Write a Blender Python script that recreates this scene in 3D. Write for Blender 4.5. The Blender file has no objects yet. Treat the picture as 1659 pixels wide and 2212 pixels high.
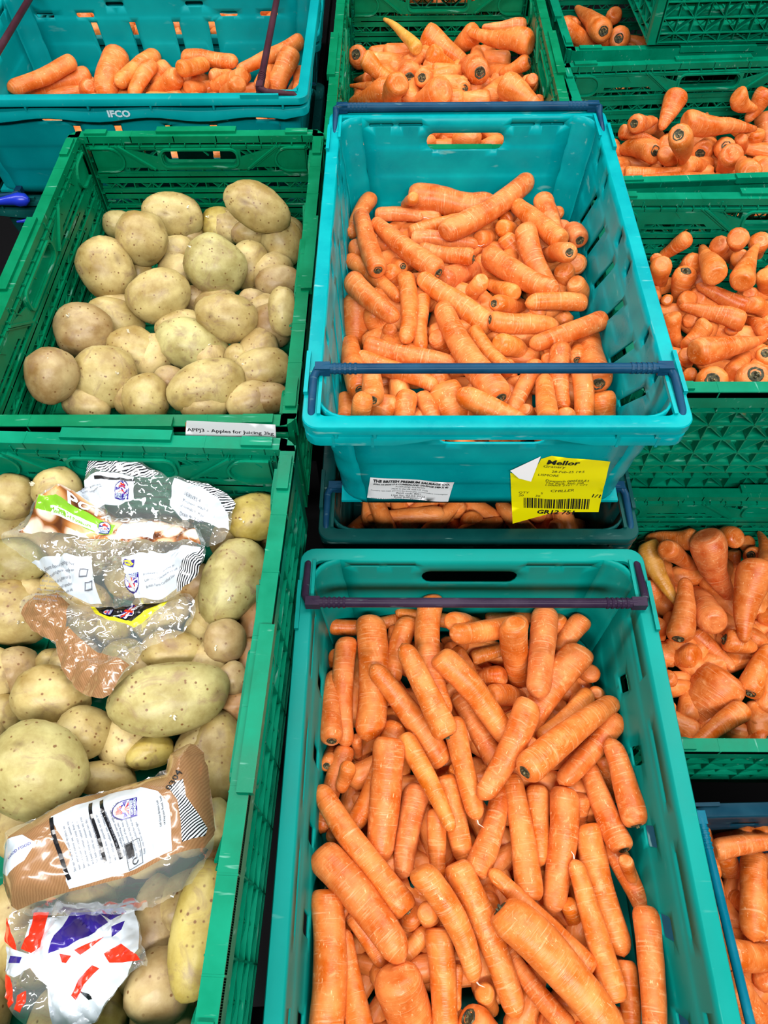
import bpy, bmesh, math, random
from mathutils import Vector, Matrix, noise
from mathutils.geometry import delaunay_2d_cdt
from mathutils.bvhtree import BVHTree
S = bpy.context.scene
COL = S.collection
# ---------------- camera ----------------
cd = bpy.data.cameras.new('camera'); cam = bpy.data.objects.new('camera', cd); COL.objects.link(cam)
cd.sensor_fit = 'VERTICAL'; cd.sensor_height = 36.0; cd.sensor_width = 27.0; cd.lens = 26.03
CR_ = Vector((0.99989681, 0.00875567, -0.01138917)); CU_ = Vector((-0.0010448, 0.83502249, 0.55021482)); CW_ = Vector((-0.01432771, 0.55014614, -0.83494547))
cam.matrix_world = Matrix(((CR_.x, CU_.x, -CW_.x, 0), (CR_.y, CU_.y, -CW_.y, 0), (CR_.z, CU_.z, -CW_.z, 1.6), (0, 0, 0, 1)))
cd.clip_start = 0.02
S.camera = cam
# ---------------- world, lights, exposure ----------------
w = bpy.data.worlds.new('shop_ambient'); S.world = w; w.use_nodes = True
w.node_tree.nodes['Background'].inputs[0].default_value = (0.93, 0.97, 1.0, 1)
w.node_tree.nodes['Background'].inputs[1].default_value = 0.06
def area(name, loc, sx, sy, power, target=(0.05, 0.9, 0.9)):
    l = bpy.data.lights.new(name, 'AREA'); l.shape = 'RECTANGLE'; l.size = sx; l.size_y = sy; l.energy = power; l.color = (1.0, 0.98, 0.95)
    o = bpy.data.objects.new(name, l); COL.objects.link(o); o.location = loc
    o.rotation_euler = (Vector(target) - Vector(loc)).to_track_quat('-Z', 'Y').to_euler(); return o
area('ceiling_or_fill_strip', (-1.3, 0.9, 3.3), 0.25, 3.6, 84)
area('ceiling_or_fill_strip', (1.5, 1.2, 3.3), 0.25, 3.6, 84)
area('ceiling_or_fill_strip', (0.1, 2.4, 3.3), 3.0, 0.25, 62)
area('ceiling_or_fill_strip', (0.2, -1.3, 3.0), 2.6, 0.3, 135, (0.1, 0.5, 0.85))  # fill strip added behind the camera to brighten crate fronts and labels
S.view_settings.view_transform = 'Standard'; S.view_settings.look = 'None'; S.view_settings.gamma = 1; S.view_settings.use_curve_mapping = False
S.view_settings.exposure = -0.28
random.seed(7)
# ---------------- materials ----------------
def mat(name, base=(.8, .8, .8), rough=.5, spec=.5, coat=0, alpha=1):
    m = bpy.data.materials.new(name); m.use_nodes = True
    b = m.node_tree.nodes['Principled BSDF']
    b.inputs['Base Color'].default_value = (*base, 1); b.inputs['Roughness'].default_value = rough
    b.inputs['Specular IOR Level'].default_value = spec; b.inputs['Coat Weight'].default_value = coat
    b.inputs['Alpha'].default_value = alpha
    return m
def N(m, t, **kw):
    n = m.node_tree.nodes.new(t)
    for k, v in kw.items():
        if k.startswith('i_'): n.inputs[k[2:].replace('_', ' ')].default_value = v
        else: setattr(n, k, v)
    return n
def Lk(m, a, ao, b, bi): m.node_tree.links.new(a.outputs[ao], b.inputs[bi])
def ramp(m, stops):
    r = m.node_tree.nodes.new('ShaderNodeValToRGB'); cr = r.color_ramp
    while len(cr.elements) > len(stops): cr.elements.remove(cr.elements[-1])
    while len(cr.elements) < len(stops): cr.elements.new(1)
    for e, (p, c) in zip(cr.elements, stops): e.position = p; e.color = c if len(c) == 4 else (*c, 1)
    return r
def mixc(m, a, b, fac, mode='MIX'):
    x = N(m, 'ShaderNodeMix', data_type='RGBA', blend_type=mode)
    for s, v in ((6, a), (7, b), (0, fac)):
        if isinstance(v, (tuple, float, int)): x.inputs[s].default_value = v if not isinstance(v, tuple) else (*v[:3], 1)
        else: m.node_tree.links.new(v, x.inputs[s])
    return x.outputs[2]
def plastic(name, base, worn, rough=.32, scale=14, dust=(.30, .55, .50), dustamt=.12):
    m = mat(name, base, rough, .10); b = m.node_tree.nodes['Principled BSDF']
    tc = N(m, 'ShaderNodeTexCoord')
    n1 = N(m, 'ShaderNodeTexNoise', i_Scale=scale, i_Detail=5.0, i_Roughness=.6); Lk(m, tc, 'Object', n1, 'Vector')
    r1 = ramp(m, [(.38, (0, 0, 0)), (.7, (1, 1, 1))]); Lk(m, n1, 'Fac', r1, 'Fac')
    c1 = mixc(m, base, worn, r1.outputs[0])
    mp = N(m, 'ShaderNodeMapping'); mp.inputs['Scale'].default_value = (25, 160, 90); mp.inputs['Rotation'].default_value = (.3, .5, .8); Lk(m, tc, 'Object', mp, 'Vector')
    n2 = N(m, 'ShaderNodeTexNoise', i_Scale=1.0, i_Detail=3.0); Lk(m, mp, 'Vector', n2, 'Vector')
    r2 = ramp(m, [(.66, (0, 0, 0)), (.74, (dustamt * 3,) * 3)]); Lk(m, n2, 'Fac', r2, 'Fac')
    c2 = mixc(m, c1, dust, r2.outputs[0]); m.node_tree.links.new(c2, b.inputs['Base Color'])
    r3 = ramp(m, [(.3, (rough - .07,) * 3), (.7, (rough + .16,) * 3)]); Lk(m, n1, 'Fac', r3, 'Fac'); Lk(m, r3, 'Color', b, 'Roughness')
    bu = N(m, 'ShaderNodeBump', i_Strength=.12, i_Distance=.002); Lk(m, n1, 'Fac', bu, 'Height'); Lk(m, bu, 'Normal', b, 'Normal')
    return m
M_TEAL = plastic('teal_plastic', (.0, .235, .265), (.0, .33, .345), .28)
M_TEAL2 = plastic('jade_plastic', (.0, .20, .172), (.0, .245, .215), .38, 6, dustamt=.03)
M_TEAL3 = plastic('turquoise_plastic', (.0, .215, .235), (.0, .27, .285), .35, 8, dustamt=.03)
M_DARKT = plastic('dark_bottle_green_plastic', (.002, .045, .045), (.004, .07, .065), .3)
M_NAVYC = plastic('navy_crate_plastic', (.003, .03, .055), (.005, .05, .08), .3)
M_GREEN = plastic('green_plastic', (.0, .125, .050), (.0, .19, .085), .32)
M_GREEN2 = plastic('emerald_plastic', (.0, .145, .075), (.0, .215, .12), .3)
M_NAVY = plastic('navy_arm_plastic', (.003, .03, .075), (.008, .06, .12), .3, dustamt=.05)
M_PURP = plastic('dark_purple_arm_plastic', (.022, .012, .03), (.045, .03, .055), .32, dustamt=.05)
M_MAROON = plastic('maroon_arm_plastic', (.035, .010, .016), (.055, .02, .03), .4, dustamt=.03)
M_BLUET = plastic('petrol_blue_arm_plastic', (.0, .12, .19), (.004, .17, .25), .3, dustamt=.05)
M_BLUE = mat('blue_clip_plastic', (.01, .03, .45), .3)
M_BLACK = mat('black_stand', (.004, .004, .005), .8, .1)
M_WHITE = mat('label_paper', (.82, .84, .88), .35)
M_YEL = mat('yellow_label_paper', (.88, .80, .0), .38)
M_INK = mat('black_ink', (.01, .01, .012), .4)
M_INKW = mat('white_ink', (.55, .72, .80), .4)
M_INKG = mat('grey_ink', (.13, .14, .17), .4)
M_ORS = mat('orange_sticker', (.75, .16, .02), .4)
M_FLOOR = mat('shop_floor', (.006, .006, .007), .8, .1)

def carrot_mat():
    m = mat('carrot_skin', (.8, .25, .05), .36, .35); b = m.node_tree.nodes['Principled BSDF']
    oi = N(m, 'ShaderNodeObjectInfo'); tc = N(m, 'ShaderNodeTexCoord')
    add = N(m, 'ShaderNodeVectorMath', operation='ADD'); Lk(m, tc, 'Object', add, 0)
    mul = N(m, 'ShaderNodeMath', operation='MULTIPLY'); mul.inputs[1].default_value = 37.0; Lk(m, oi, 'Random', mul, 0)
    cmb = N(m, 'ShaderNodeCombineXYZ'); Lk(m, mul, 0, cmb, 0); Lk(m, mul, 0, cmb, 1); Lk(m, cmb, 0, add, 1)
    n1 = N(m, 'ShaderNodeTexNoise', i_Scale=38.0, i_Detail=5.0, i_Roughness=.62); Lk(m, add, 0, n1, 'Vector')
    r1 = ramp(m, [(.34, (0, 0, 0)), (.66, (1, 1, 1))]); Lk(m, n1, 'Fac', r1, 'Fac')
    lt = mixc(m, oi.outputs['Color'], (.82, .30, .09), .5)
    dk = mixc(m, oi.outputs['Color'], (.42, .05, .002), .55)
    c = mixc(m, dk, lt, r1.outputs[0])
    # cross rings
    mp = N(m, 'ShaderNodeMapping'); mp.inputs['Scale'].default_value = (28, 28, 420); Lk(m, add, 0, mp, 'Vector')
    n2 = N(m, 'ShaderNodeTexNoise', i_Scale=1.0, i_Detail=3.0, i_Roughness=.6); Lk(m, mp, 0, n2, 'Vector')
    r2 = ramp(m, [(.58, (0, 0, 0)), (.74, (.42, .42, .42))]); Lk(m, n2, 'Fac', r2, 'Fac')
    c = mixc(m, c, (.95, .55, .30), r2.outputs[0])
    # pale scratches
    mp3 = N(m, 'ShaderNodeMapping'); mp3.inputs['Scale'].default_value = (500, 240, 180); mp3.inputs['Rotation'].default_value = (.5, .9, .3); Lk(m, add, 0, mp3, 'Vector')
    n3 = N(m, 'ShaderNodeTexNoise', i_Scale=1.0, i_Detail=2.0); Lk(m, mp3, 0, n3, 'Vector')
    r3 = ramp(m, [(.66, (0, 0, 0)), (.74, (.5, .5, .5))]); Lk(m, n3, 'Fac', r3, 'Fac')
    c = mixc(m, c, (.95, .62, .32), r3.outputs[0])
    n6 = N(m, 'ShaderNodeTexNoise', i_Scale=75.0, i_Detail=6.0, i_Roughness=.75); n6.inputs['Distortion'].default_value = 1.2; Lk(m, add, 0, n6, 'Vector')
    r6 = ramp(m, [(.54, (0, 0, 0)), (.68, (.5, .5, .5))]); Lk(m, n6, 'Fac', r6, 'Fac')
    c = mixc(m, c, (.86, .40, .16), r6.outputs[0])
    # brown specks
    n4 = N(m, 'ShaderNodeTexVoronoi', i_Scale=120.0); Lk(m, add, 0, n4, 'Vector')
    r4 = ramp(m, [(.05, (.7, .7, .7)), (.12, (0, 0, 0))]); Lk(m, n4, 'Distance', r4, 'Fac')
    n5 = N(m, 'ShaderNodeTexNoise', i_Scale=60.0); Lk(m, add, 0, n5, 'Vector')
    r5 = ramp(m, [(.56, (0, 0, 0)), (.66, (1, 1, 1))]); Lk(m, n5, 'Fac', r5, 'Fac')
    fm = N(m, 'ShaderNodeMath', operation='MULTIPLY'); Lk(m, r4, 0, fm, 0); Lk(m, r5, 0, fm, 1)
    c = mixc(m, c, (.25, .06, .015), fm.outputs[0])
    m.node_tree.links.new(c, b.inputs['Base Color'])
    b.inputs['Subsurface Weight'].default_value = 0.0
    bu = N(m, 'ShaderNodeBump', i_Strength=.55, i_Distance=.0014); Lk(m, n2, 'Fac', bu, 'Height')
    bu2 = N(m, 'ShaderNodeBump', i_Strength=.25, i_Distance=.002); Lk(m, n1, 'Fac', bu2, 'Height'); Lk(m, bu, 'Normal', bu2, 'Normal'); Lk(m, bu2, 'Normal', b, 'Normal')
    rr = ramp(m, [(.3, (.26,) * 3), (.7, (.5,) * 3)]); Lk(m, n1, 'Fac', rr, 'Fac'); Lk(m, rr, 'Color', b, 'Roughness')
    return m
M_CARROT = carrot_mat()
def crown_mat():
    m = mat('carrot_crown', (.03, .04, .02), .7); b = m.node_tree.nodes['Principled BSDF']
    tc = N(m, 'ShaderNodeTexCoord'); n = N(m, 'ShaderNodeTexNoise', i_Scale=220.0, i_Detail=3.0); Lk(m, tc, 'Object', n, 'Vector')
    r = ramp(m, [(.35, (.012, .012, .008)), (.55, (.06, .055, .02)), (.72, (.30, .22, .10))]); Lk(m, n, 'Fac', r, 'Fac'); Lk(m, r, 'Color', b, 'Base Color')
    return m
M_CROWN = crown_mat()
def potato_mat():
    m = mat('potato_skin', (.6, .42, .14), .42, .45); b = m.node_tree.nodes['Principled BSDF']
    oi = N(m, 'ShaderNodeObjectInfo'); tc = N(m, 'ShaderNodeTexCoord')
    add = N(m, 'ShaderNodeVectorMath', operation='ADD'); Lk(m, tc, 'Object', add, 0)
    mul = N(m, 'ShaderNodeMath', operation='MULTIPLY'); mul.inputs[1].default_value = 23.0; Lk(m, oi, 'Random', mul, 0)
    cmb = N(m, 'ShaderNodeCombineXYZ'); Lk(m, mul, 0, cmb, 0); Lk(m, mul, 0, cmb, 2); Lk(m, cmb, 0, add, 1)
    n1 = N(m, 'ShaderNodeTexNoise', i_Scale=22.0, i_Detail=6.0, i_Roughness=.65); Lk(m, add, 0, n1, 'Vector')
    r1 = ramp(m, [(.36, (0, 0, 0)), (.66, (1, 1, 1))]); Lk(m, n1, 'Fac', r1, 'Fac')
    lt = mixc(m, oi.outputs['Color'], (.62, .54, .27), .45); dk = mixc(m, oi.outputs['Color'], (.19, .11, .028), .6)
    c = mixc(m, dk, lt, r1.outputs[0])
    n2 = N(m, 'ShaderNodeTexNoise', i_Scale=30.0, i_Detail=7.0, i_Roughness=.7); n2.inputs['Distortion'].default_value = 1.0; Lk(m, add, 0, n2, 'Vector')
    r2 = ramp(m, [(.53, (0, 0, 0)), (.68, (.75, .75, .75))]); Lk(m, n2, 'Fac', r2, 'Fac')
    c = mixc(m, c, (.24, .15, .085), r2.outputs[0])
    v = N(m, 'ShaderNodeTexVoronoi', i_Scale=125.0); Lk(m, add, 0, v, 'Vector')
    r3 = ramp(m, [(.12, (.95, .95, .95)), (.21, (0, 0, 0))]); Lk(m, v, 'Distance', r3, 'Fac')
    n4 = N(m, 'ShaderNodeTexNoise', i_Scale=50.0); Lk(m, add, 0, n4, 'Vector')
    r4 = ramp(m, [(.42, (0, 0, 0)), (.52, (1, 1, 1))]); Lk(m, n4, 'Fac', r4, 'Fac')
    fm = N(m, 'ShaderNodeMath', operation='MULTIPLY'); Lk(m, r3, 0, fm, 0); Lk(m, r4, 0, fm, 1)
    c = mixc(m, c, (.16, .07, .02), fm.outputs[0])
    at = N(m, 'ShaderNodeAttribute', attribute_name='eye'); c = mixc(m, c, (.10, .05, .03), at.outputs['Fac'])
    m.node_tree.links.new(c, b.inputs['Base Color'])
    bu = N(m, 'ShaderNodeBump', i_Strength=.25, i_Distance=.002); Lk(m, n2, 'Fac', bu, 'Height'); Lk(m, bu, 'Normal', b, 'Normal')
    return m
M_POTATO = potato_mat()

def film(name, col, tr, rough=.12):
    m = bpy.data.materials.new(name); m.use_nodes = True; nt = m.node_tree; nt.nodes.clear()
    out = nt.nodes.new('ShaderNodeOutputMaterial')
    t = nt.nodes.new('ShaderNodeBsdfTransparent'); t.inputs[0].default_value = (.96, .96, .96, 1)
    d = nt.nodes.new('ShaderNodeBsdfDiffuse'); d.inputs['Color'].default_value = (*col, 1)
    g = nt.nodes.new('ShaderNodeBsdfGlossy'); g.inputs['Color'].default_value = (.19, .20, .21, 1); g.inputs['Roughness'].default_value = rough
    mx = nt.nodes.new('ShaderNodeMixShader'); mx.inputs[0].default_value = 1 - tr; nt.links.new(t.outputs[0], mx.inputs[1]); nt.links.new(d.outputs[0], mx.inputs[2])
    ad = nt.nodes.new('ShaderNodeAddShader'); nt.links.new(mx.outputs[0], ad.inputs[0]); nt.links.new(g.outputs[0], ad.inputs[1]); nt.links.new(ad.outputs[0], out.inputs[0])
    return m
M_CLEAR = film('clear_film', (.85, .9, .93), .9, .06)
M_CLEARG = film('clear_grey_film', (.62, .66, .66), .88, .07)
M_BROWN = film('brown_film', (.40, .21, .095), .10, .22)
def ptex(name, kind):
    m = mat(name, (.8, .8, .8), .22, .7); b = m.node_tree.nodes['Principled BSDF']; tc = N(m, 'ShaderNodeTexCoord')
    if kind == 'potatoprint':
        mp = N(m, 'ShaderNodeMapping'); mp.inputs['Scale'].default_value = (46, 60, 0); Lk(m, tc, 'Object', mp, 0)
        v = N(m, 'ShaderNodeTexVoronoi', i_Scale=1.0); Lk(m, mp, 0, v, 'Vector')
        r = ramp(m, [(.0, (.80, .58, .36)), (.38, (.66, .36, .14)), (.55, (.38, .13, .03)), (.75, (.10, .03, .01))]); Lk(m, v, 'Distance', r, 'Fac')
        r2 = ramp(m, [(.4, (0, 0, 0)), (.6, (.7, .7, .7))]); sp = N(m, 'ShaderNodeSeparateColor'); Lk(m, v, 'Color', sp, 0); Lk(m, sp, 0, r2, 'Fac')
        c = mixc(m, r.outputs[0], (.86, .78, .66), r2.outputs[0]); rr = ramp(m, [(.45, (1, 1, 1)), (.62, (0, 0, 0))]); Lk(m, v, 'Distance', rr, 'Fac')
        c2 = mixc(m, r.outputs[0], c, rr.outputs[0]); m.node_tree.links.new(c2, b.inputs['Base Color'])
    if kind.startswith('stripes'):
        mp = N(m, 'ShaderNodeMapping'); mp.inputs['Rotation'].default_value = (0, 0, float(kind.split(':')[1])); Lk(m, tc, 'Object', mp, 0)
        wv = N(m, 'ShaderNodeTexWave', i_Scale=float(kind.split(':')[2]), i_Distortion=2.2, i_Detail=1.0); wv.inputs['Detail Scale'].default_value = .6; Lk(m, mp, 0, wv, 'Vector')
        n = N(m, 'ShaderNodeTexNoise', i_Scale=240.0); mp2 = N(m, 'ShaderNodeMapping'); mp2.inputs['Scale'].default_value = (1, .02, .02); Lk(m, mp, 0, mp2, 0); Lk(m, mp2, 0, n, 'Vector')
        r = ramp(m, [(.45, (.01, .01, .015)), (.52, (.75, .8, .85))]); ad = N(m, 'ShaderNodeMath', operation='AVERAGE' if False else 'ADD'); 
        ml = N(m, 'ShaderNodeMath', operation='MULTIPLY'); ml.inputs[1].default_value = .5; Lk(m, wv, 'Fac', ml, 0); ml2 = N(m, 'ShaderNodeMath', operation='MULTIPLY'); ml2.inputs[1].default_value = .5; Lk(m, n, 'Fac', ml2, 0)
        Lk(m, ml, 0, ad, 0); Lk(m, ml2, 0, ad, 1); Lk(m, ad, 0, r, 'Fac'); Lk(m, r, 'Color', b, 'Base Color')
    if kind.startswith('kraft'):
        mp = N(m, 'ShaderNodeMapping'); mp.inputs['Rotation'].default_value = (0, 0, float(kind.split(':')[1])); mp.inputs['Scale'].default_value = (1, 1, 1); Lk(m, tc, 'Object', mp, 0)
        wv = N(m, 'ShaderNodeTexWave', i_Scale=150.0, i_Distortion=3.5, i_Detail=3.0); Lk(m, mp, 0, wv, 'Vector')
        r = ramp(m, [(0, (.25, .125, .055)), (1, (.31, .165, .075))]); Lk(m, wv, 'Fac', r, 'Fac'); Lk(m, r, 'Color', b, 'Base Color')
        b.inputs['Coat Weight'].default_value = .6; b.inputs['Coat Roughness'].default_value = .06
    return m
M_KRAFT = ptex('kraft_print_film', 'kraft:0.35'); M_KRAFT2 = ptex('kraft_print_film_low', 'kraft:-0.6')
M_PPRINT = ptex('potato_photo_print', 'potatoprint')
M_STRIPE1 = ptex('barcode_print_top', 'stripes:1.15:120'); M_STRIPE2 = ptex('barcode_print_side', 'stripes:0.5:150')
M_BAGW = mat('white_print_film', (.56, .62, .69), .18, .7, .5); M_RED = mat('red_print_film', (.75, .03, .01), .2, .7); M_BLU = mat('blue_print_film', (.03, .015, .22), .2, .7)
M_BLKP = mat('black_print_film', (.008, .008, .01), .15, .7); M_YELP = mat('yellow_print_film', (.85, .80, .02), .2, .7); M_GRNP = mat('green_print_film', (.22, .50, .03), .2, .7)
for mm in (M_PPRINT, M_STRIPE1, M_STRIPE2, M_BAGW, M_RED, M_BLU): mm.node_tree.nodes['Principled BSDF'].inputs['Roughness'].default_value = .2

# ---------------- helpers ----------------
class MB:
    def __init__(s): s.v = []; s.f = []
    def box(s, x0, y0, z0, x1, y1, z1):
        n = len(s.v); s.v += [(x0, y0, z0), (x1, y0, z0), (x1, y1, z0), (x0, y1, z0), (x0, y0, z1), (x1, y0, z1), (x1, y1, z1), (x0, y1, z1)]
        s.f += [tuple(n + i for i in q) for q in ((3, 2, 1, 0), (4, 5, 6, 7), (0, 1, 5, 4), (1, 2, 6, 5), (2, 3, 7, 6), (3, 0, 4, 7))]
    def bar(s, a, b, t, d0, d1):
        """thin plate rib in the wall plane: a,b are (u,v), thickness t in plane, from w=d0 to w=d1; stored as (u, w, v)"""
        a = Vector(a); b = Vector(b); d = (b - a); L = d.length
        if L < 1e-6: return
        d /= L; p = Vector((-d.y, d.x)) * (t / 2); n = len(s.v)
        for w_ in (d0, d1):
            for q in (a - p, b - p, b + p, a + p): s.v.append((q.x, w_, q.y))
        s.f += [tuple(n + i for i in q) for q in ((3, 2, 1, 0), (4, 5, 6, 7), (0, 1, 5, 4), (1, 2, 6, 5), (2, 3, 7, 6), (3, 0, 4, 7))]
    def tube(s, pts, r, seg=12, caps=True):
        pts = [Vector(p) for p in pts]; n0 = len(s.v); up = None
        for i, p in enumerate(pts):
            d = (pts[min(i + 1, len(pts) - 1)] - pts[max(i - 1, 0)]).normalized()
            if up is None: up = Vector((0, 0, 1)) if abs(d.z) < .9 else Vector((1, 0, 0))
            x = d.cross(up).normalized(); y = x.cross(d).normalized(); up = y
            rr = r[i] if isinstance(r, (list, tuple)) else r
            for k in range(seg):
                a = 2 * math.pi * k / seg; q = p + x * math.cos(a) * rr + y * math.sin(a) * rr; s.v.append(tuple(q))
        for i in range(len(pts) - 1):
            for k in range(seg):
                a = n0 + i * seg + k; b = n0 + i * seg + (k + 1) % seg; s.f.append((a, b, b + seg, a + seg))
        if caps:
            s.f.append(tuple(n0 + k for k in range(seg))[::-1]); m = n0 + (len(pts) - 1) * seg; s.f.append(tuple(m + k for k in range(seg)))
    def mesh(s, name, m, smooth=False, xf=None):
        me = bpy.data.meshes.new(name)
        vs = [tuple(xf(*p)) for p in s.v] if xf else s.v
        me.from_pydata(vs, [], s.f); me.materials.append(m)
        bm = bmesh.new(); bm.from_mesh(me); bmesh.ops.recalc_face_normals(bm, faces=bm.faces); bm.to_mesh(me); bm.free()
        if smooth:
            me.polygons.foreach_set('use_smooth', [True] * len(me.polygons)); me.set_sharp_from_angle(angle=math.radians(40))
        me.update(); return me
def put(name, me, parent=None, label=None):
    o = bpy.data.objects.new(name, me); COL.objects.link(o)
    if parent: o.parent = parent
    if label: o['label'] = label
    return o
def tag(o, label, cat, group=None):
    o['label'] = label; o['category'] = cat
    if group: o['group'] = group
    return o
def inpoly(x, y, P):
    c = False; j = len(P) - 1
    for i in range(len(P)):
        xi, yi = P[i]; xj, yj = P[j]
        if (yi > y) != (yj > y) and x < (xj - xi) * (y - yi) / (yj - yi) + xi: c = not c
        j = i
    return c
def rrect(cx, cy, hw, hh, r, n=5):
    o = []
    for sx, sy, a0 in ((1, 1, 0), (-1, 1, 90), (-1, -1, 180), (1, -1, 270)):
        for k in range(n + 1):
            a = math.radians(a0 + 90 * k / n); o.append((cx + sx * (hw - r) + r * math.cos(a), cy + sy * (hh - r) + r * math.sin(a)))
    return o
def cdt(outline, holes, pts):
    vs = [Vector(p) for p in outline]; es = [(i, (i + 1) % len(outline)) for i in range(len(outline))]
    for h in holes:
        n = len(vs); vs += [Vector(p) for p in h]; es += [(n + i, n + (i + 1) % len(h)) for i in range(len(h))]
    vs += [Vector(p) for p in pts]
    r = delaunay_2d_cdt(vs, es, [], 0, 1e-6)
    V = r[0]; F = []
    for f in r[2]:
        cx = sum(V[i].x for i in f) / len(f); cy = sum(V[i].y for i in f) / len(f)
        if inpoly(cx, cy, outline) and not any(inpoly(cx, cy, h) for h in holes): F.append(tuple(f))
    return V, F
def solidify(o, t, off=-1):
    m = o.modifiers.new('thickness', 'SOLIDIFY'); m.thickness = t; m.offset = off

# ---------------- green lattice crate (0.4 x 0.6, long side along y) ----------------
HG = .172
def wall_meshes(L, mg):
    """returns list of (name, mesh) for a wall of length L in local (u, outward w, v)"""
    res = []; hh = .058; H = HG
    pan = MB()  # handle-zone skin with the hand hole
    top = H - .020; bot = H - .050
    hole = rrect(0, H - .034, hh, .0115, .008)
    out = [(-L / 2 + .012, bot), (-.085, bot), (-.07, bot - .004), (.07, bot - .004), (.085, bot), (L / 2 - .012, bot), (L / 2 - .012, top), (-L / 2 + .012, top)]
    # triangular openings beside the handle
    tri = []
    for sg in (-1, 1):
        tri.append([(sg * .066, top - .001), (sg * .105, top - .001), (sg * .066, top - .013)])
        a = L / 2 - .075
        if a > .11: tri.append([(sg * .112, bot + .003), (sg * a, bot + .003), (sg * a, bot + .009), (sg * .118, bot + .009)])
    V, F = cdt(out, [hole] + tri, [])
    n = len(pan.v)
    for p in V: pan.v.append((p.x, 0, p.y))
    for p in V: pan.v.append((p.x, .0028, p.y))
    m = len(V); cnt = {}
    for f in F:
        pan.f.append(tuple(f)); pan.f.append(tuple(i + m for i in reversed(f)))
        for i in range(len(f)):
            e = (f[i], f[(i + 1) % len(f)]); k = tuple(sorted(e)); cnt.setdefault(k, []).append(e)
    for k, e in cnt.items():
        if len(e) == 1: a, b = e[0]; pan.f.append((b, a, a + m, b + m))
    # frame standing around the hole, both sides
    ring = rrect(0, H - .034, hh + .0015, .013, .0095); ring2 = rrect(0, H - .034, hh + .0045, .016, .012)
    nn = len(ring); b0 = len(pan.v)
    for w0, w1 in ((-.0035, .018),):
        for rr in (ring, ring2):
            for w_ in (w0, w1):
                for p in rr: pan.v.append((p[0], w_, p[1]))
    for i in range(nn):
        j = (i + 1) % nn
        pan.f += [(b0 + i, b0 + j, b0 + nn + j, b0 + nn + i), (b0 + 2 * nn + i, b0 + 3 * nn + i, b0 + 3 * nn + j, b0 + 2 * nn + j), (b0 + i, b0 + 2 * nn + i, b0 + 2 * nn + j, b0 + j), (b0 + nn + i, b0 + nn + j, b0 + 3 * nn + j, b0 + 3 * nn + i)]
    # slanted braces beside the handle
    for sg in (-1, 1):
        pan.bar((sg * .125, H - .014), (sg * .074, bot - .002), .003, -.004, .014)
        pan.bar((sg * .131, H - .014), (sg * .080, bot - .002), .002, -.002, .014)
    res.append(('handle_panel', pan.mesh('green_handle_panel', mg)))
    # slats: inner skin bands
    slats = []
    for k, (a, b) in enumerate(((.057, .0765), (.0865, .105), (.115, .133), (.143, .160))):
        s = MB(); s.box(-L / 2 + .012, 0, H - b, L / 2 - .012, .0025, H - a)
        s.box(-L / 2 + .012, -.0012, H - a - .0018, L / 2 - .012, 0, H - a)
        for i in range(int(L / .06)):
            u = -L / 2 + .04 + i * .06; s.box(u - .0012, -.0016, H - a - .0075, u + .0012, 0, H - a - .005)
        slats.append(s.mesh('green_slat', mg))
    # outer rib lattice
    lt = MB(); T = .0016
    rows = [0.004, .0165, .039, .049, .067, .077, .0955, .1055, .122, .144, .158]
    rows = [H - .166, H - .150, H - .123, H - .095, H - .0665, H - .041, H - .018]
    for v in rows:
        if abs(v - (H - .041)) < 1e-6:
            for sg in (-1, 1): lt.bar((sg * (L / 2 - .006), v), (sg * (hh + .006), v), T + .0006, .003, .016)
        else: lt.bar((-L / 2 + .006, v), (L / 2 - .006, v), T + .0006, .0, .016)
    nc = int(round(L / .03)); du = (L - .012) / nc; us = [-L / 2 + .006 + i * du for i in range(nc + 1)]
    def openu(u, v): return abs(u) < hh + .006 and v > H - .060
    for i, u in enumerate(us):
        top_v = H - .052 if abs(u) < hh + .006 else H - .004
        if i % 2 == 0 or i in (0, nc): lt.bar((u, .004), (u, top_v), T, .001, .016)
        else: lt.bar((u, .004), (u, top_v), T, .004, .013)
    for k in range(len(rows) - 1):
        for i in range(nc):
            if openu((us[i] + us[i + 1]) / 2, rows[k + 1]): continue
            if (i + k) % 2 == 0: lt.bar((us[i], rows[k]), (us[i + 1], rows[k + 1]), T, .002, .014)
            else: lt.bar((us[i], rows[k + 1]), (us[i + 1], rows[k]), T, .002, .014)
    # small tents in the gaps (flush with the inside)
    for v0, v1 in ((H - .0865, H - .0765), (H - .115, H - .105), (H - .143, H - .133)):
        for i in range(0, nc, 2):
            u = us[i] + du; lt.bar((u - .011, v0), (u, v1), .0015, 0, .003); lt.bar((u, v1), (u + .011, v0), .0015, 0, .003)
    for i in range(int(L / .024)):
        u = -L / 2 + .02 + i * .024; lt.bar((u, H - .020), (u, H - .011), .0013, 0, .008)
        if i % 3 == 1: lt.bar((u, H - .0195), (u + .010, H - .030), .0014, -.001, .002)
    lt.bar((-L / 2 + .012, H - .0155), (L / 2 - .012, H - .0155), .0013, 0, .006)
    # ladder strip by each corner
    for sg in (-1, 1):
        for i in range(13): lt.bar((sg * (L / 2 - .026), .012 + i * .0085), (sg * (L / 2 - .012), .012 + i * .0085), .0016, -.001, .002)
    res.append(('rib_lattice', lt.mesh('green_rib_lattice', mg)))
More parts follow.
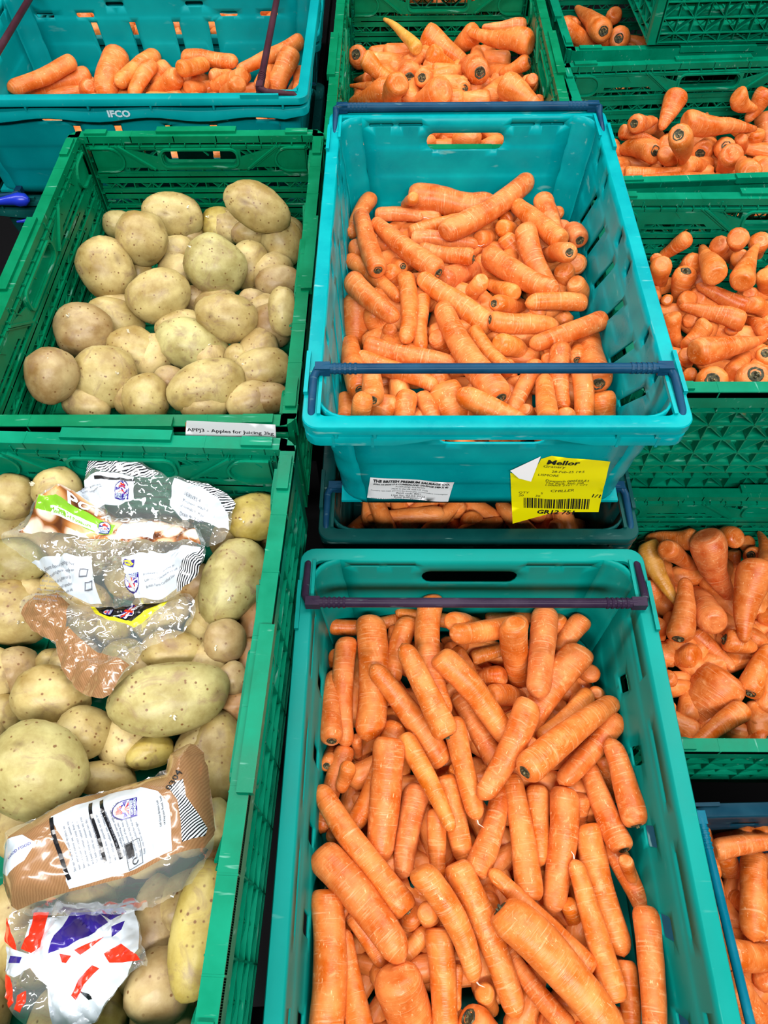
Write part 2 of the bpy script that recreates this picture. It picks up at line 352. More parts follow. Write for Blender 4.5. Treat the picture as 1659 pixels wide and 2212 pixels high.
    # D shaped corner pockets
    for sg in (-1, 1):
        dk = MB()
        cx = sg * (L / 2 - .040); cy = H - .036; R1, R2 = .018, .0205
        def dshape(R):
            o = []
            for i in range(13):
                a = math.radians(-90 + 180 * i / 12); o.append((cx - sg * R * math.cos(a) * 1.15, cy + R * math.sin(a)))
            o += [(cx + sg * .026, cy + R), (cx + sg * .026, cy - R)]; return o
        a_, b_ = dshape(R1), dshape(R2); n = len(a_); b0 = len(dk.v)
        for P in (a_, b_):
            for w_ in (-.004, .002):
                for p in P: dk.v.append((p[0], w_, p[1]))
        for i in range(n):
            j = (i + 1) % n
            dk.f += [(b0 + i, b0 + j, b0 + n + j, b0 + n + i), (b0 + 2 * n + i, b0 + 3 * n + i, b0 + 3 * n + j, b0 + 2 * n + j), (b0 + i, b0 + 2 * n + i, b0 + 2 * n + j, b0 + j)]
        b0 = len(dk.v)
        for p in a_: dk.v.append((p[0], .0005, p[1]))
        dk.f.append(tuple(b0 + i for i in range(n)))
        res.append(('corner_pocket', dk.mesh('green_corner_pocket', mg)))
    return res, slats
GW = {}
def green_parts(mg):
    if mg.name in GW: return GW[mg.name]
    d = {'s': wall_meshes(.4 - .034, mg), 'l': wall_meshes(.6 - .034, mg)}
    H = HG
    # rim: flat top band with raised tabs and cross ticks
    rim = MB()
    X, Y = .2, .3; t = .0165
    for sg in (-1, 1):
        y0, y1 = sorted((sg * Y, sg * (Y - t))); rim.box(-X + .01, y0, H - .011, X - .01, y1, H)
        x0, x1 = sorted((sg * X, sg * (X - t))); rim.box(x0, -Y + .01, H - .011, x1, Y - .01, H)
        y0, y1 = sorted((sg * Y, sg * (Y - .0025))); rim.box(-X + .01, y0, H - .029, X - .01, y1, H - .002)
        x0, x1 = sorted((sg * X, sg * (X - .0025))); rim.box(x0, -Y + .01, H - .029, x1, Y - .01, H - .002)
        # raised grip tab in the middle of the wall
        for a, b, ax in ((-.062, .062, 'x'), (-.075, .075, 'y')):
            if ax == 'x': y0, y1 = sorted((sg * (Y + .004), sg * (Y - .010))); rim.box(a, y0, H - .006, b, y1, H + .0045)
            else: x0, x1 = sorted((sg * (X + .004), sg * (X - .010))); rim.box(x0, a, H - .006, x1, b, H + .0045)
        for k in range(6):
            u = -.17 + k * .067
            y0, y1 = sorted((sg * (Y + .0006), sg * (Y - t))); rim.box(u, y0, H - .010, u + .0015, y1, H + .0003)
        for k in range(9):
            u = -.27 + k * .067
            x0, x1 = sorted((sg * (X + .0006), sg * (X - t))); rim.box(x0, u, H - .010, x1, u + .0015, H + .0003)
    for sx in (-1, 1):
        for sy in (-1, 1):
            # rounded corner
            cx, cy = sx * (X - .018), sy * (Y - .018); n = 7; b0 = len(rim.v)
            arc = [(math.radians(90 * i / (n - 1))) for i in range(n)]
            for z in (H - .022, H):
                for R in (.018, .0015):
                    for a in arc: rim.v.append((cx + sx * R * math.cos(a), cy + sy * R * math.sin(a), z))
            for i in range(n - 1):
                a = b0 + i; rim.f += [(a, a + 1, a + 2 * n + 1, a + 2 * n), (a + n, a + 3 * n, a + 3 * n + 1, a + n + 1), (a + 2 * n, a + 2 * n + 1, a + 3 * n + 1, a + 3 * n), (a, a + n, a + n + 1, a + 1)]
            x0, x1 = sorted((sx * (X - .026), sx * (X - .060))); y0, y1 = sorted((sy * (Y - .002), sy * (Y - .014))); rim.box(x0, y0, H - .004, x1, y1, H + .004)
            x0, x1 = sorted((sx * (X - .002), sx * (X - .014))); y0, y1 = sorted((sy * (Y - .026), sy * (Y - .070))); rim.box(x0, y0, H - .004, x1, y1, H + .004)
            # corner post
            x0, x1 = sorted((sx * (X - .004), sx * (X - .019))); y0, y1 = sorted((sy * (Y - .004), sy * (Y - .019))); rim.box(x0, y0, .002, x1, y1, H - .015)
    d['rim'] = rim.mesh('green_rim', mg)
    b = MB(); b.box(-X + .008, -Y + .008, 0, X - .008, Y - .008, .004)
    for i in range(9): b.box(-X + .02 + i * .0435, -Y + .012, .004, -X + .0225 + i * .0435, Y - .012, .007)
    for i in range(13): b.box(-X + .012, -Y + .025 + i * .0455, .004, X - .012, -Y + .0275 + i * .0455, .007)
    d['base'] = b.mesh('green_base', mg)
    GW[mg.name] = d; return d
def green_crate(cx, cy, rim, rz, mg, label, group=None, name='green_crate'):
    d = green_parts(mg)
    t = bpy.data.objects.new(name, None); COL.objects.link(t); t.location = (cx, cy, rim - HG); t.rotation_euler = (0, 0, rz); tag(t, label, 'crate', group)
    put('rim', d['rim'], t); put('base', d['base'], t)
    for (a, off, k, nm) in ((0, (0, .281), 's', 'end_wall'), (math.pi, (0, -.281), 's', 'end_wall'), (-math.pi / 2, (.181, 0), 'l', 'side_wall'), (math.pi / 2, (-.181, 0), 'l', 'side_wall')):
        parts, slats = d[k]
        wl = put(nm, parts[0][1], t); wl.location = (off[0], off[1], 0); wl.rotation_euler = (0, 0, a)
        for pn, me in parts[1:]: put(pn, me, wl)
        for me in slats: put('slat', me, wl)
    return t

# ---------------- solid-walled teal crate with bail arms ----------------
HT = .178
def prof(v):
    """inward offset of the inner wall face at height v"""
    d = HT - v; o = .0165 + d * .050
    for s in (.045, .088, .132):
        o += .0022 / (1 + math.exp(-(d - s) / .0022))
    return o
def teal_wall(half, other, holes, name, m, text=None):
    rc = .03; U = half - .0165 - rc
    out = [(-U, 0.0)] + [(-U + 2 * U * i / 14, 0.0) for i in range(1, 14)] + [(U, 0.0)] + [(U, HT * i / 10) for i in range(1, 10)] + [(U, HT)] + [(U - 2 * U * i / 14, HT) for i in range(1, 14)] + [(-U, HT)] + [(-U, HT - HT * i / 10) for i in range(1, 10)]
    rr = random.Random(3); pts = []
    vs = sorted(set([HT - s + e for s in (.045, .088, .132) for e in (-.005, -.002, 0, .002, .005)] + [HT * i / 12 for i in range(1, 12)]))
    nu = int(2 * U / .02)
    for v in vs:
        if v < .002 or v > HT - .002: continue
        for i in range(1, nu):
            p = (-U + 2 * U * i / nu, v)
            if any(inpoly(p[0], p[1], h) for h in holes): continue
            pts.append(p)
    V, F = cdt(out, holes, pts)
    me = bpy.data.meshes.new(name); vs = []
    for p in V:
        o = prof(p.y); k = (half - o - rc) / (half - .0165 - rc)
        vs.append((p.x * k, other - o, p.y))
    me.from_pydata(vs, [], F); me.materials.append(m)
    bm = bmesh.new(); bm.from_mesh(me); bmesh.ops.recalc_face_normals(bm, faces=bm.faces)
    # orient to -y (inside)
    s = sum(f.normal.y * f.calc_area() for f in bm.faces)
    if s > 0: bmesh.ops.reverse_faces(bm, faces=bm.faces)
    bm.to_mesh(me); bm.free(); me.polygons.foreach_set('use_smooth', [True] * len(me.polygons)); me.set_sharp_from_angle(angle=math.radians(35)); return me
def slot(cx, cy, w, h, r=.002, skew=0): return [(x + skew * (y - cy), y) for x, y in rrect(cx, cy, w / 2, h / 2, min(r, w / 2.1, h / 2.1), 3)]
def hole_sets(kind):
    d = HT
    ends = [slot(0, d - .036, .116, .024, .011)] + [slot(u, d - .012, .036, .0045, .002) for u in (-.125, -.082, .082, .125)]
    if kind == 'rect':
        side = [slot(u, d - .080, .022, .024, .003, .25) for u in (-.17, -.085, 0, .085, .17)] + [slot(u, d - .030, .075, .004, .002) for u in (-.19, -.06, .06, .19)]
    elif kind == 'diag':
        side = [slot(u, d - .082, .013, .068, .002, .55) for u in (-.185, -.11, -.035, .04, .115, .19)] + [slot(u, d - .020, .010, .020, .0045) for u in (-.21, -.15, -.03, .03, .15, .21)]
    else:
        side = [slot(u, d - .083, .0125, .062, .001, -.06) for u in (-.14, -.065, .021, .090)] + [slot(u, d - .0225, .034, .0075, .0035) for u in (-.091, .060)]
        side += [slot(u, d - .040, .034, .0075, .0035) for u in (-.153, .123, -.23, .20)]
    if kind == 'rect': ends = ends
    return ends, side
def rr_path(hx, hy, r, n=6):
    o = []
    for sx, sy, a0 in ((1, 1, 0), (-1, 1, 90), (-1, -1, 180), (1, -1, 270)):
        for k in range(n + 1):
            a = math.radians(a0 + 90 * k / n); o.append((sx * (hx - r) + r * math.cos(a), sy * (hy - r) + r * math.sin(a)))
    return o
TW = {}
def teal_parts(kind, m):
    key = (kind, m.name)
    if key in TW: return TW[key]
    ends, side = hole_sets(kind); d = {}
    d['end'] = teal_wall(.2, .3, ends, 'teal_end', m); d['side'] = teal_wall(.3, .2, side, 'teal_side', m)
    # rounded corner wall, four in a row
    cb = MB(); rc = .03; nv = 18; n = 7
    vsl = [HT * i / nv for i in range(nv + 1)]
    for v in vsl:
        o = prof(v)
        for k in range(n):
            a = math.radians(90 * k / (n - 1)); cb.v.append((.2 - o - rc + rc * math.cos(a), .3 - o - rc + rc * math.sin(a), v))
    for j in range(nv):
        for k in range(n - 1):
            a = j * n + k; cb.f.append((a, a + 1, a + n + 1, a + n))
    d['corner'] = cb.mesh('teal_corner', m, True)
    # sweep the rim flange
    H = HT
    pr = [(-.0165, H - .006), (-.0165, H - .0006), (-.0155, H), (-.001, H), (0, H - .0012), (0, H - .011), (-.001, H - .012), (-.0125, H - .0128), (-.0125, H - .0165), (-.002, H - .0172), (-.001, H - .0185), (-.001, H - .030), (-.003, H - .032), (-.0150, H - .0335), (-.0155, H - .0345)]
    rm = MB(); n = None
    for o, z in pr:
        p0 = rr_path(.2 + o, .3 + o, .017 + o * .5, 5); p = []
        for i in range(len(p0)):
            a, b2 = p0[i], p0[(i + 1) % len(p0)]; p.append(a)
            if abs(a[0] - b2[0]) > .2: p += [((1 if a[0] > 0 else -1) * q, a[1]) for q in (.105, .080, .064, .03, -.03, -.064, -.080, -.105)]
            elif abs(a[1] - b2[1]) > .3: p += [(a[0], (1 if a[1] > 0 else -1) * q) for q in [.26 - .02 * q_ for q_ in range(27)]]
        n = len(p)
        for x, y in p:
            zz = z
            if abs(x) < .1 and abs(y) > .25 and z < H - .0185: zz = H - .0185 - (H - .0185 - z) * (.18 if abs(x) < .07 else .55)
            if kind == 'tall' and abs(x) > .17 and abs(y) < .27 and z < H - .013: zz -= .0035 * (1 + math.sin(y * 2 * math.pi / .17)) * (.5 if z > H - .02 else 1)
            rm.v.append((x, y, zz))
    for j in range(len(pr) - 1):
        for i in range(n):
            a = j * n + i; b = j * n + (i + 1) % n; rm.f.append((a, b, b + n, a + n))
    for u in (-.165, -.125, .125, .165):
        for sg in (-1, 1):
            y0, y1 = sorted((sg * (.3 - .0005), sg * .286)); rm.box(u - .0015, y0, H - .018, u + .0015, y1, H - .010)
            y0, y1 = sorted((sg * (.3 - .0007), sg * .283)); rm.box(u * 1.02 - .0015, y0, H - .0325, u * 1.02 + .0015, y1, H - .017)
    for u in (-.26, -.15, -.05, .05, .15, .26):
        for sg in (-1, 1):
            x0, x1 = sorted((sg * (.2 - .0005), sg * .186)); rm.box(x0, u - .0015, H - .018, x1, u + .0015, H - .010)
    # low collars where the bail arm locks
    for sg in (-1, 1):
        for sy in (-1, 1):
            x0, x1 = sorted((sg * .2, sg * .1955)); rm.box(x0, sy * .225 - .03, H - .002, x1, sy * .225 + .03, H + .005)
            x0, x1 = sorted((sg * .1845, sg * .181)); rm.box(x0, sy * .255 - .028, H - .002, x1, sy * .255 + .028, H + .003)
    d['rim'] = rm.mesh('teal_rim', m, True)
    b = MB(); o = prof(0); b.box(-.2 + o - .002, -.3 + o - .002, 0, .2 - o + .002, .3 - o + .002, .004)
    for i in range(5): b.box(-.2 + o + .02 + i * .07, -.3 + o + .01, -.0005, -.2 + o + .024 + i * .07, .3 - o - .01, .005)
    d['base'] = b.mesh('teal_base', m)
    TW[key] = d; return d
def bail_arm(sy, inset, m):
    """U-shaped arm: bar across the short side, a leg down each side to the pivot near the end"""
    b = MB(); H = HT; X = .1905; yb = sy * (.3 - inset); pe = sy * (.3 - .010)
    z = H + .008
    if inset > .02:
        pts = [(-X, pe, H - .012), (-X, pe - sy * .012, H + .001), (-X, yb + sy * .010, z - .003), (-X + .004, yb + sy * .002, z), (-X + .014, yb, z), (X - .014, yb, z), (X - .004, yb + sy * .002, z), (X, yb + sy * .010, z - .003), (X, pe - sy * .012, H + .001), (X, pe, H - .012)]
        rad = [.0034, .0038, .0045, .0052, .0056, .0056, .0052, .0045, .0038, .0034]
    else:
        yb = sy * .2945
        pts = [(-X, yb - sy * .060, H - .004), (-X, yb - sy * .012, H + .001), (-X + .001, yb - sy * .003, z - .001), (-X + .006, yb, z), (-X + .014, yb, z), (X - .014, yb, z), (X - .006, yb, z), (X - .001, yb - sy * .003, z - .001), (X, yb - sy * .012, H + .001), (X, yb - sy * .060, H - .004)]
        rad = [.0032, .0040, .0055, .0060, .0062, .0062, .0060, .0055, .0040, .0032]
    b.tube(pts, rad, 12)
    gs = []
    for sx in (-1, 1):
        g = MB()
        for k in range(5): x = sx * (.146 + k * .0055); g.tube([(x - .0013, yb, z), (x + .0013, yb, z)], .0064, 12)
        x0, x1 = sorted((sx * .173, sx * .189)); g.box(x0, yb - .0055, z - .006, x1, yb + .0055, z + .0052)
        gs.append(g.mesh('arm_grip', m))
    return b.mesh('bail_arm', m, True), gs
def teal_crate(cx, cy, rim, rz, kind, m, marm, label, insets=(.075, .075), group=None):
    d = teal_parts(kind, m)
    t = bpy.data.objects.new('bail_arm_crate', None); COL.objects.link(t); t.location = (cx, cy, rim - HT); t.rotation_euler = (0, 0, rz); tag(t, label, 'crate', group)
    put('rim', d['rim'], t); put('base', d['base'], t)
    for nm, k, a in (('end_wall', 'end', 0), ('end_wall', 'end', math.pi), ('side_wall', 'side', math.pi / 2), ('side_wall', 'side', -math.pi / 2)):
        o = put(nm, d[k], t); o.rotation_euler = (0, 0, a); solidify(o, .0028, -1)
    for a in (0, 1):
        for fl in (1, -1):
            o = put('corner_wall', d['corner'], t)
            o.scale = (fl, 1, 1); o.rotation_euler = (0, 0, math.pi * a); 
            if True: solidify(o, .0028, 1 if True else -1)
    for sy, ins in ((-1, insets[0]), (1, insets[1])):
        if ins is None: continue
        bm_, gm = bail_arm(sy, ins, marm); arm = put('bail_arm', bm_, t, None)
        for g_ in gm: put('grip', g_, arm)
    return t

# ---------------- produce ----------------
def carrot_mesh(L, r0, r1, bend, rng, seg=16, rings=20, cone=False):
    """local z: crown (0) to root tip (L)"""
    vs = []; fs = []; off = Vector((rng.uniform(0, 90), rng.uniform(0, 90), rng.uniform(0, 90)))
    k = r1 / r0; ts = []
    e0 = min(.45, r0 * .8 / L); e1 = min(.45, r1 * 1.25 / L)
    for i in range(5): ts.append(e0 * (1 - math.cos(math.pi / 2 * i / 5)))
    nmid = rings - 11
    for i in range(nmid): ts.append(e0 + (1 - e0 - e1) * i / (nmid - 1))
    for i in range(1, 6): ts.append(1 - e1 + e1 * math.sin(math.pi / 2 * i / 6))
    ts.append(.998)
    lob = [rng.uniform(-.05, .05) for _ in range(6)]
    for t in ts:
        base = r0 * (1 - (1 - k) * t ** (1.15 if k < .6 else 1.4)); q = 1.0
        if t < e0: q = .50 + .50 * math.sqrt(max(0, 1 - (1 - t / e0) ** 2))
        if t > 1 - e1: x = (t - 1 + e1) / e1; q = math.sqrt(max(0, 1 - x ** 2.2)) * .93 + .07 * (1 - x)
        base *= max(q, .05)
        base *= 1 + .035 * noise.noise(Vector((t * L * 60, 0, 0)) + off) + .012 * noise.noise(Vector((t * L * 260, 9, 0)) + off)
        bx = 4 * t * (1 - t) * bend
        by = .35 * r0 * noise.noise(Vector((t * 2.2, 5, 0)) + off)
        for s in range(seg):
            a = 2 * math.pi * s / seg
            rr = base * (1 + .07 * noise.noise(Vector((math.cos(a) * 1.1, math.sin(a) * 1.1, t * L * 22)) + off) + lob[0] * math.cos(2 * a + lob[1] * 60))
            vs.append((bx + rr * math.cos(a), by + rr * math.sin(a), t * L))
    n = len(ts)
    for i in range(n - 1):
        for s in range(seg):
            a = i * seg + s; b = i * seg + (s + 1) % seg; fs.append((a, a + seg, b + seg, b))
    c0 = len(vs); vs.append((0, .35 * r0 * noise.noise(Vector((0, 5, 0)) + off), r0 * .10)); c1 = len(vs); vs.append((0, by, L * 1.0 + r1 * .10))
    for s in range(seg):
        fs.append((c0, s, (s + 1) % seg)); fs.append((c1, (n - 1) * seg + (s + 1) % seg, (n - 1) * seg + s))
    return vs, fs, by
def mk(name, vs, fs, m, smooth=True):
    me = bpy.data.meshes.new(name); me.from_pydata(vs, [], fs); me.materials.append(m)
    if smooth: me.polygons.foreach_set('use_smooth', [True] * len(me.polygons))
    me.update(); return me
def crown_mesh(r, rng):
    b = MB(); n = 14; R = r * .40
    # dark socket disc with a stubble of cut stalks
    ring = [(R * (1 + .12 * rng.uniform(-1, 1)) * math.cos(2 * math.pi * i / n), R * (1 + .12 * rng.uniform(-1, 1)) * math.sin(2 * math.pi * i / n)) for i in range(n)]
    b0 = len(b.v)
    for x, y in ring: b.v.append((x * 1.12, y * 1.12, r * .03))
    for x, y in ring: b.v.append((x * .8, y * .8, -r * .07))
    for x, y in ring: b.v.append((x * .55, y * .55, -r * .01))
    b.v.append((0, 0, -r * .02)); c = len(b.v) - 1
    for j in (0, 1):
        for i in range(n):
            p = b0 + j * n + i; q = b0 + j * n + (i + 1) % n; b.f.append((p, q, q + n, p + n))
    for i in range(n): b.f.append((b0 + 2 * n + i, b0 + 2 * n + (i + 1) % n, c))
    for i in range(4):
        a = rng.uniform(0, 6.28); q = rng.uniform(0, .35) * R; b.tube([(q * math.cos(a), q * math.sin(a), 0), (q * math.cos(a) * 1.2, q * math.sin(a) * 1.2, -r * rng.uniform(.10, .22))], [R * .18, R * .12], 5)
    return b.mesh('crown', M_CROWN, True)
TONES = {'': ((.66, .145, .008), (.70, .165, .012), (.60, .115, .008)), 'y': ((.70, .20, .012),), 'g': ((.62, .40, .04),), 'r': ((.60, .12, .03),), 'p': ((.74, .20, .05),)}
def potato_mesh(ra, rb, rc, rng, seg=28, rings=18):
    off = Vector((rng.uniform(0, 90), rng.uniform(0, 90), rng.uniform(0, 90))); vs = []; fs = []; eye = []
    eyes = []
    for _ in range(7):
        v = Vector((rng.gauss(0, 1), rng.gauss(0, 1), rng.gauss(0, 1))).normalized(); eyes.append((v, rng.uniform(.07, .13)))
    pear = rng.uniform(-.10, .10); pear2 = rng.uniform(-.07, .07)
    def P(d):
        q = 1 + .10 * noise.noise(d * 1.1 + off) + .045 * noise.noise(d * 2.6 + off) + .012 * noise.noise(d * 8 + off); e = 0
        for v, w_ in eyes:
            a = (d - v).length
            if a < w_ * 3: g = math.exp(-(a / w_) ** 2); q -= .035 * g; e = max(e, g if g > .35 else 0)
        x = math.copysign(abs(d.x) ** .93, d.x); s = 1 + pear * d.x
        return (ra * x * q, rb * d.y * q * s, rc * d.z * q * (1 + pear2 * d.x)), min(1, e * .55)
    for i in range(1, rings):
        ph = math.pi * i / rings
        for s in range(seg):
            a = 2 * math.pi * s / seg; p, e = P(Vector((math.sin(ph) * math.cos(a), math.sin(ph) * math.sin(a), math.cos(ph)))); vs.append(p); eye.append(e)
    p, e = P(Vector((0, 0, 1))); vs.append(p); eye.append(e); t = len(vs) - 1
    p, e = P(Vector((0, 0, -1))); vs.append(p); eye.append(e); bt = len(vs) - 1
    for i in range(rings - 2):
        for s in range(seg): a = i * seg + s; b = i * seg + (s + 1) % seg; fs.append((a, a + seg, b + seg, b))
    for s in range(seg):
        fs.append((t, s, (s + 1) % seg)); q = (rings - 2) * seg; fs.append((bt, q + (s + 1) % seg, q + s))
    me = mk('potato', vs, fs, M_POTATO); at = me.attributes.new('eye', 'FLOAT', 'POINT'); at.data.foreach_set('value', eye); return me
PT = {'n': ((.41, .29, .085), (.43, .32, .10)), 'g': ((.39, .365, .125),), 'b': ((.28, .155, .06),), 'r': ((.46, .14, .035),), 'y': ((.48, .36, .03),)}
def text_mesh(txt, size, align='LEFT', bold=0):
    c = bpy.data.curves.new('txt', 'FONT'); c.body = txt; c.size = size; c.align_x = align; c.offset = bold; c.resolution_u = 2
    o = bpy.data.objects.new('txt', c); COL.objects.link(o); dg = bpy.context.evaluated_depsgraph_get(); me = bpy.data.meshes.new_from_object(o.evaluated_get(dg))
    bpy.data.objects.remove(o); bpy.data.curves.remove(c); return me
